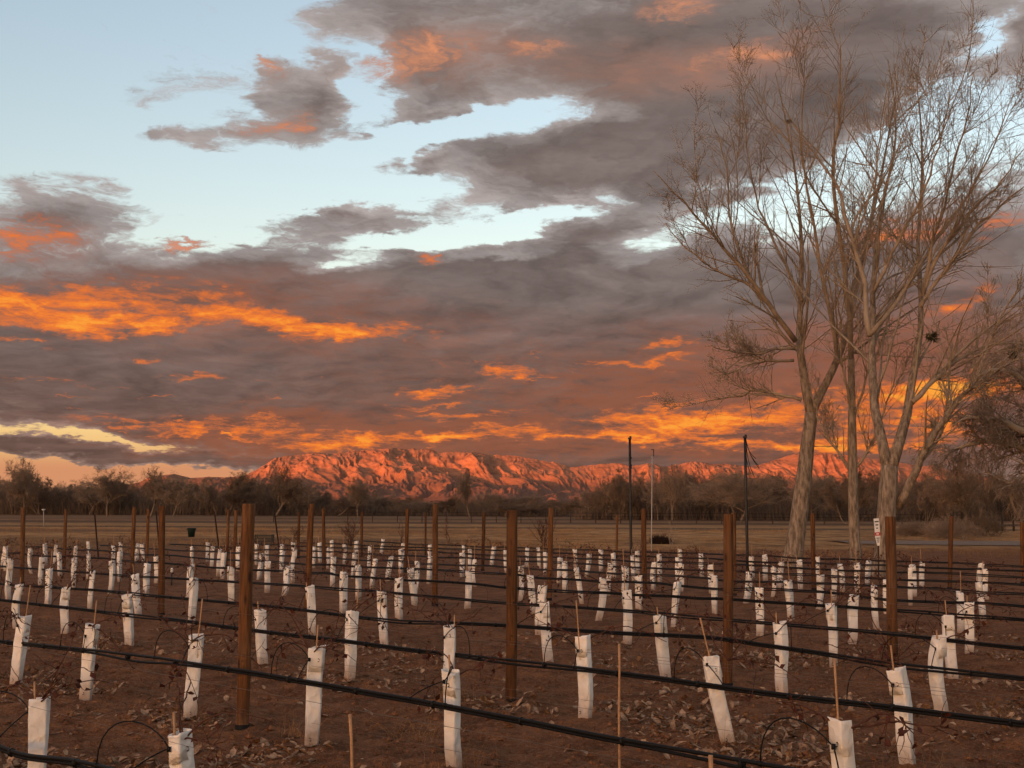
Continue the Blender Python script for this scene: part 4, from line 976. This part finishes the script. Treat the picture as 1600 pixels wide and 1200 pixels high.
def berm():
    u = np.linspace(0, 1, 60); X = 14+40*u; Yc = 60-3*u+.5*fbm(u*14, u*0, 3, 2); h = (.06+.16*fbm(u*20, u*0, 3, 4))*np.clip(u*8, 0, 1)
    prof = [(-1.4, -.02), (-.7, .55), (0, 1.), (.6, .6), (1.2, -.02)]
    V = np.array([[(x, y+a, hh*b if b > 0 else b) for a, b in prof] for x, y, hh in zip(X, Yc, h)]).reshape(-1, 3)
    mb = MB(); mb.add(V, [(i*5+k, (i+1)*5+k, (i+1)*5+k+1, i*5+k+1) for i in range(59) for k in range(4)]); tag(mb.build('earth_bank', MAT['soil']), kind='structure')
berm()
def gate():
    a = on_ground(1543, 832); b = on_ground(1566, 830); c = on_ground(1600, 829)
    root = empty('rail_fence', a); tag(root, 'dark wooden rail fence and gate posts at the end of the drive', 'fence'); O = np.array(a)
    for p, h in ((a, .9), (b, 1.25), (on_ground(1584, 830), 1.0), (c, 1.1)):
        mb = MB(); mb.tubes([p-O-(0, 0, .2), p-O+(0, 0, h)], [.10, .09], 8); mb.build('fence_post', MAT['farfence'], root)
    for p, q in ((a, b), (b, c)):
        for h in (.45, .85): mb = MB(); mb.tubes([p-O+(0, 0, h), q-O+(0, 0, h)], [.035, .035], 6); mb.build('rail', MAT['farfence'], root)
gate()

# ------------------------------------------------------------------ poles, sign, bin, crate
def pole(name, xt, yt, xb, yb, r0, matn, label):
    b = on_ground(xb, yb); tp = at(xt, yt, b[1]); root = empty(name, b); H = tp[2]; lean = (tp-b); tag(root, label, 'pole')
    mb = MB(); mb.tubes([(0, 0, -.3), (0, 0, .5), lean*.6, lean], [r0*1.1, r0, r0, r0*.9], 10); mb.build('shaft', MAT[matn], root)
    return root, lean
for k, (xt, yt, xb, yb, lab) in enumerate([(984, 686, 986, 885, 'black pole with coiled cable at its top, beside the white pole'), (1164, 684, 1168, 892, 'black pole with loose cords hanging near the leaning cottonwood')]):
    root, t = pole('black_pole', xt, yt, xb, yb, .042, 'black', lab)
    mb = MB(); mb.box(t+np.array((0, 0, .02)), (.10, .10, .05)); mb.box(t+np.array((.02, 0, .06)), (.06, .05, .06)); mb.build('cap', MAT['black'], root, smooth=False)
    rr = np.random.default_rng(k+3)
    for c in range(3 if k == 0 else 5):
        L = rr.uniform(.5, 1.1); sx = rr.uniform(.03, .07) if k == 0 else rr.uniform(.05, .42); u = np.linspace(0, 1, 9)[:, None]
        P = t+np.array((.02, -.03, -.04))+u*np.array((sx, rr.normal()*.04, -L))+np.sin(u*np.pi)*np.array((-.05, 0, -.05)); mb = MB(); mb.tubes(P, np.full(9, .010), 5); mb.build('cord', MAT['black'], root)
root, t = pole('white_pole', 1019, 712, 1018, 862, .022, 'pipe', 'thin pale metal pole with a small bracket on top')
mb = MB(); mb.box(t+np.array((.06, 0, .11)), (.03, .05, .28)); mb.box(t+np.array((.02, 0, .24)), (.11, .05, .03)); mb.build('bracket', MAT['black'], root, smooth=False)
root, t = pole('white_pole', 68, 798, 68, 822, .030, 'pipe', 'short pale pipe with a flared cap on the far field'); mb = MB(); mb.tubes([t, t+np.array((0, 0, .10)), t+np.array((0, 0, .13))], [.05, .16, .16], 10); mb.build('cap', MAT['white'], root)

def marker():
    b = on_ground(1373, 908); z0 = b[1]; root = empty('marker_sign', b); tag(root, 'narrow white utility marker with a red block beside the twin cottonwood', 'sign')
    tp = at(1369, 810, z0); bt = at(1372.5, 852.5, z0); tilt = math.atan2(tp[0]-bt[0], tp[2]-bt[2])
    h = tp[2]-bt[2]; w = 8.2*z0/F
    bd = empty('board_pivot', (0, 0, 0)); bpy.data.objects.remove(bd)
    R = np.array(Matrix.Rotation(tilt, 3, 'Y')); O = bt-b
    def pl(V): return np.array(V) @ R.T+O
    V = [(-w/2, 0, h), (w/2, 0, h), (w/2, 0, h*.32), (w*.22, 0, 0), (-w*.22, 0, 0), (-w/2, 0, h*.32)]
    mb = MB(); n = 6; F0 = pl([(x, -.012, z) for x, y, z in V]); B0 = pl([(x, 0, z) for x, y, z in V]); mb.add(np.vstack([F0, B0]), [[5, 4, 3, 2]]); 
    mb.f.append((np.array([[0, 5, 2, 1]]), 0)); mb.f.append((np.array([[6, 7, 8, 11], [8, 9, 10, 11]]), 0)); mb.f.append((np.array([[i, (i+1) % 6, 6+(i+1) % 6, 6+i] for i in range(6)]), 0))
    board = mb.build('board', MAT['white'], root, smooth=False)
    def patch(name, x0, x1, z0_, z1, m, dy=-.016):
        mb = MB(); mb.add(pl([(x0*w, dy, z0_*h), (x1*w, dy, z0_*h), (x1*w, dy, z1*h), (x0*w, dy, z1*h), (x0*w, dy+.003, z0_*h), (x1*w, dy+.003, z0_*h), (x1*w, dy+.003, z1*h), (x0*w, dy+.003, z1*h)]), [(0, 1, 2, 3), (4, 7, 6, 5), (0, 4, 5, 1), (1, 5, 6, 2), (2, 6, 7, 3), (3, 7, 4, 0)])
        mb.build(name, MAT[m], board, smooth=False)
    patch('red_block', -.5, .5, .365, .49, 'red')
    for (x0, x1, z) in [(-.38, .40, .86), (-.26, .28, .74), (-.16, .16, .62)]: patch('print_line', x0, x1, z, z+.045, 'ink')
    for (x0, x1, z) in [(-.30, .34, .26), (-.24, .28, .19), (-.20, .20, .12)]: patch('print_line', x0, x1, z, z+.03, 'ink')
    patch('print_line', -.25, .25, .41, .45, 'white', -.02)
    mb = MB(); mb.tubes([(0, .01, -.2), O+np.array((0, .01, .1))], [.018, .018], 6); mb.build('stem', MAT['steel'], root)
marker()
def bin_():
    b = on_ground(299, 839); root = empty('refuse_tub', b); tag(root, 'dark green plastic tub standing at the edge of the grass field', 'tub'); s = b[1]/F
    w = 13.5*s/2; h = 14*s; mb = MB(); mb.tubes([(0, 0, 0), (0, 0, h*.9), (0, 0, h*.93)], [w*.72, w*.95, w*.95], 16); mb.build('body', MAT['green'], root)
    mb = MB(); mb.tubes([(0, 0, h*.9), (0, 0, h), (0, 0, h*1.005)], [w*1.04, w*1.06, w*.9], 16); mb.build('rim', MAT['green'], root)
    mb = MB(); mb.box((-w*.95, 0, h*.82), (.05, .12, .05)); mb.box((w*.95, 0, h*.82), (.05, .12, .05)); mb.build('handle', MAT['green'], root)
bin_()
def crate():
    b = on_ground(413, 853); root = empty('slatted_crate', b); tag(root, 'black slatted crate on the ground behind the end posts', 'crate'); s = b[1]/F; w = 27*s; h = 18*s; d = .5
    for sx in (-1, 1):
        for sy in (-1, 1): mb = MB(); mb.box((sx*(w/2-.025), sy*(d/2-.02), h/2), (.05, .05, h)); mb.build('corner_post', MAT['black'], root, smooth=False)
    for k in range(4):
        for sy in (-1, 1): mb = MB(); mb.box((0, sy*(d/2+.012), h*(.14+.245*k)), (w, .02, h*.17)); mb.build('slat', MAT['black'], root, smooth=False)
        for sx in (-1, 1): mb = MB(); mb.box((sx*(w/2+.011), 0, h*(.14+.245*k)), (.02, d-.01, h*.17)); mb.build('slat', MAT['black'], root, smooth=False)
crate()
# small white-topped irrigation riser among the rows
b = on_ground(268, 916); root = empty('irrigation_riser', b); tag(root, 'small white-capped black riser between two wooden posts', 'riser')
mb = MB(); mb.tubes([(0, 0, -.1), (0, 0, .30)], [.016, .016], 8); mb.build('stem', MAT['black'], root); mb = MB(); mb.tubes([(0, 0, .29), (0, 0, .38), (0, 0, .40)], [.03, .03, .02], 10); mb.build('cap', MAT['white'], root)
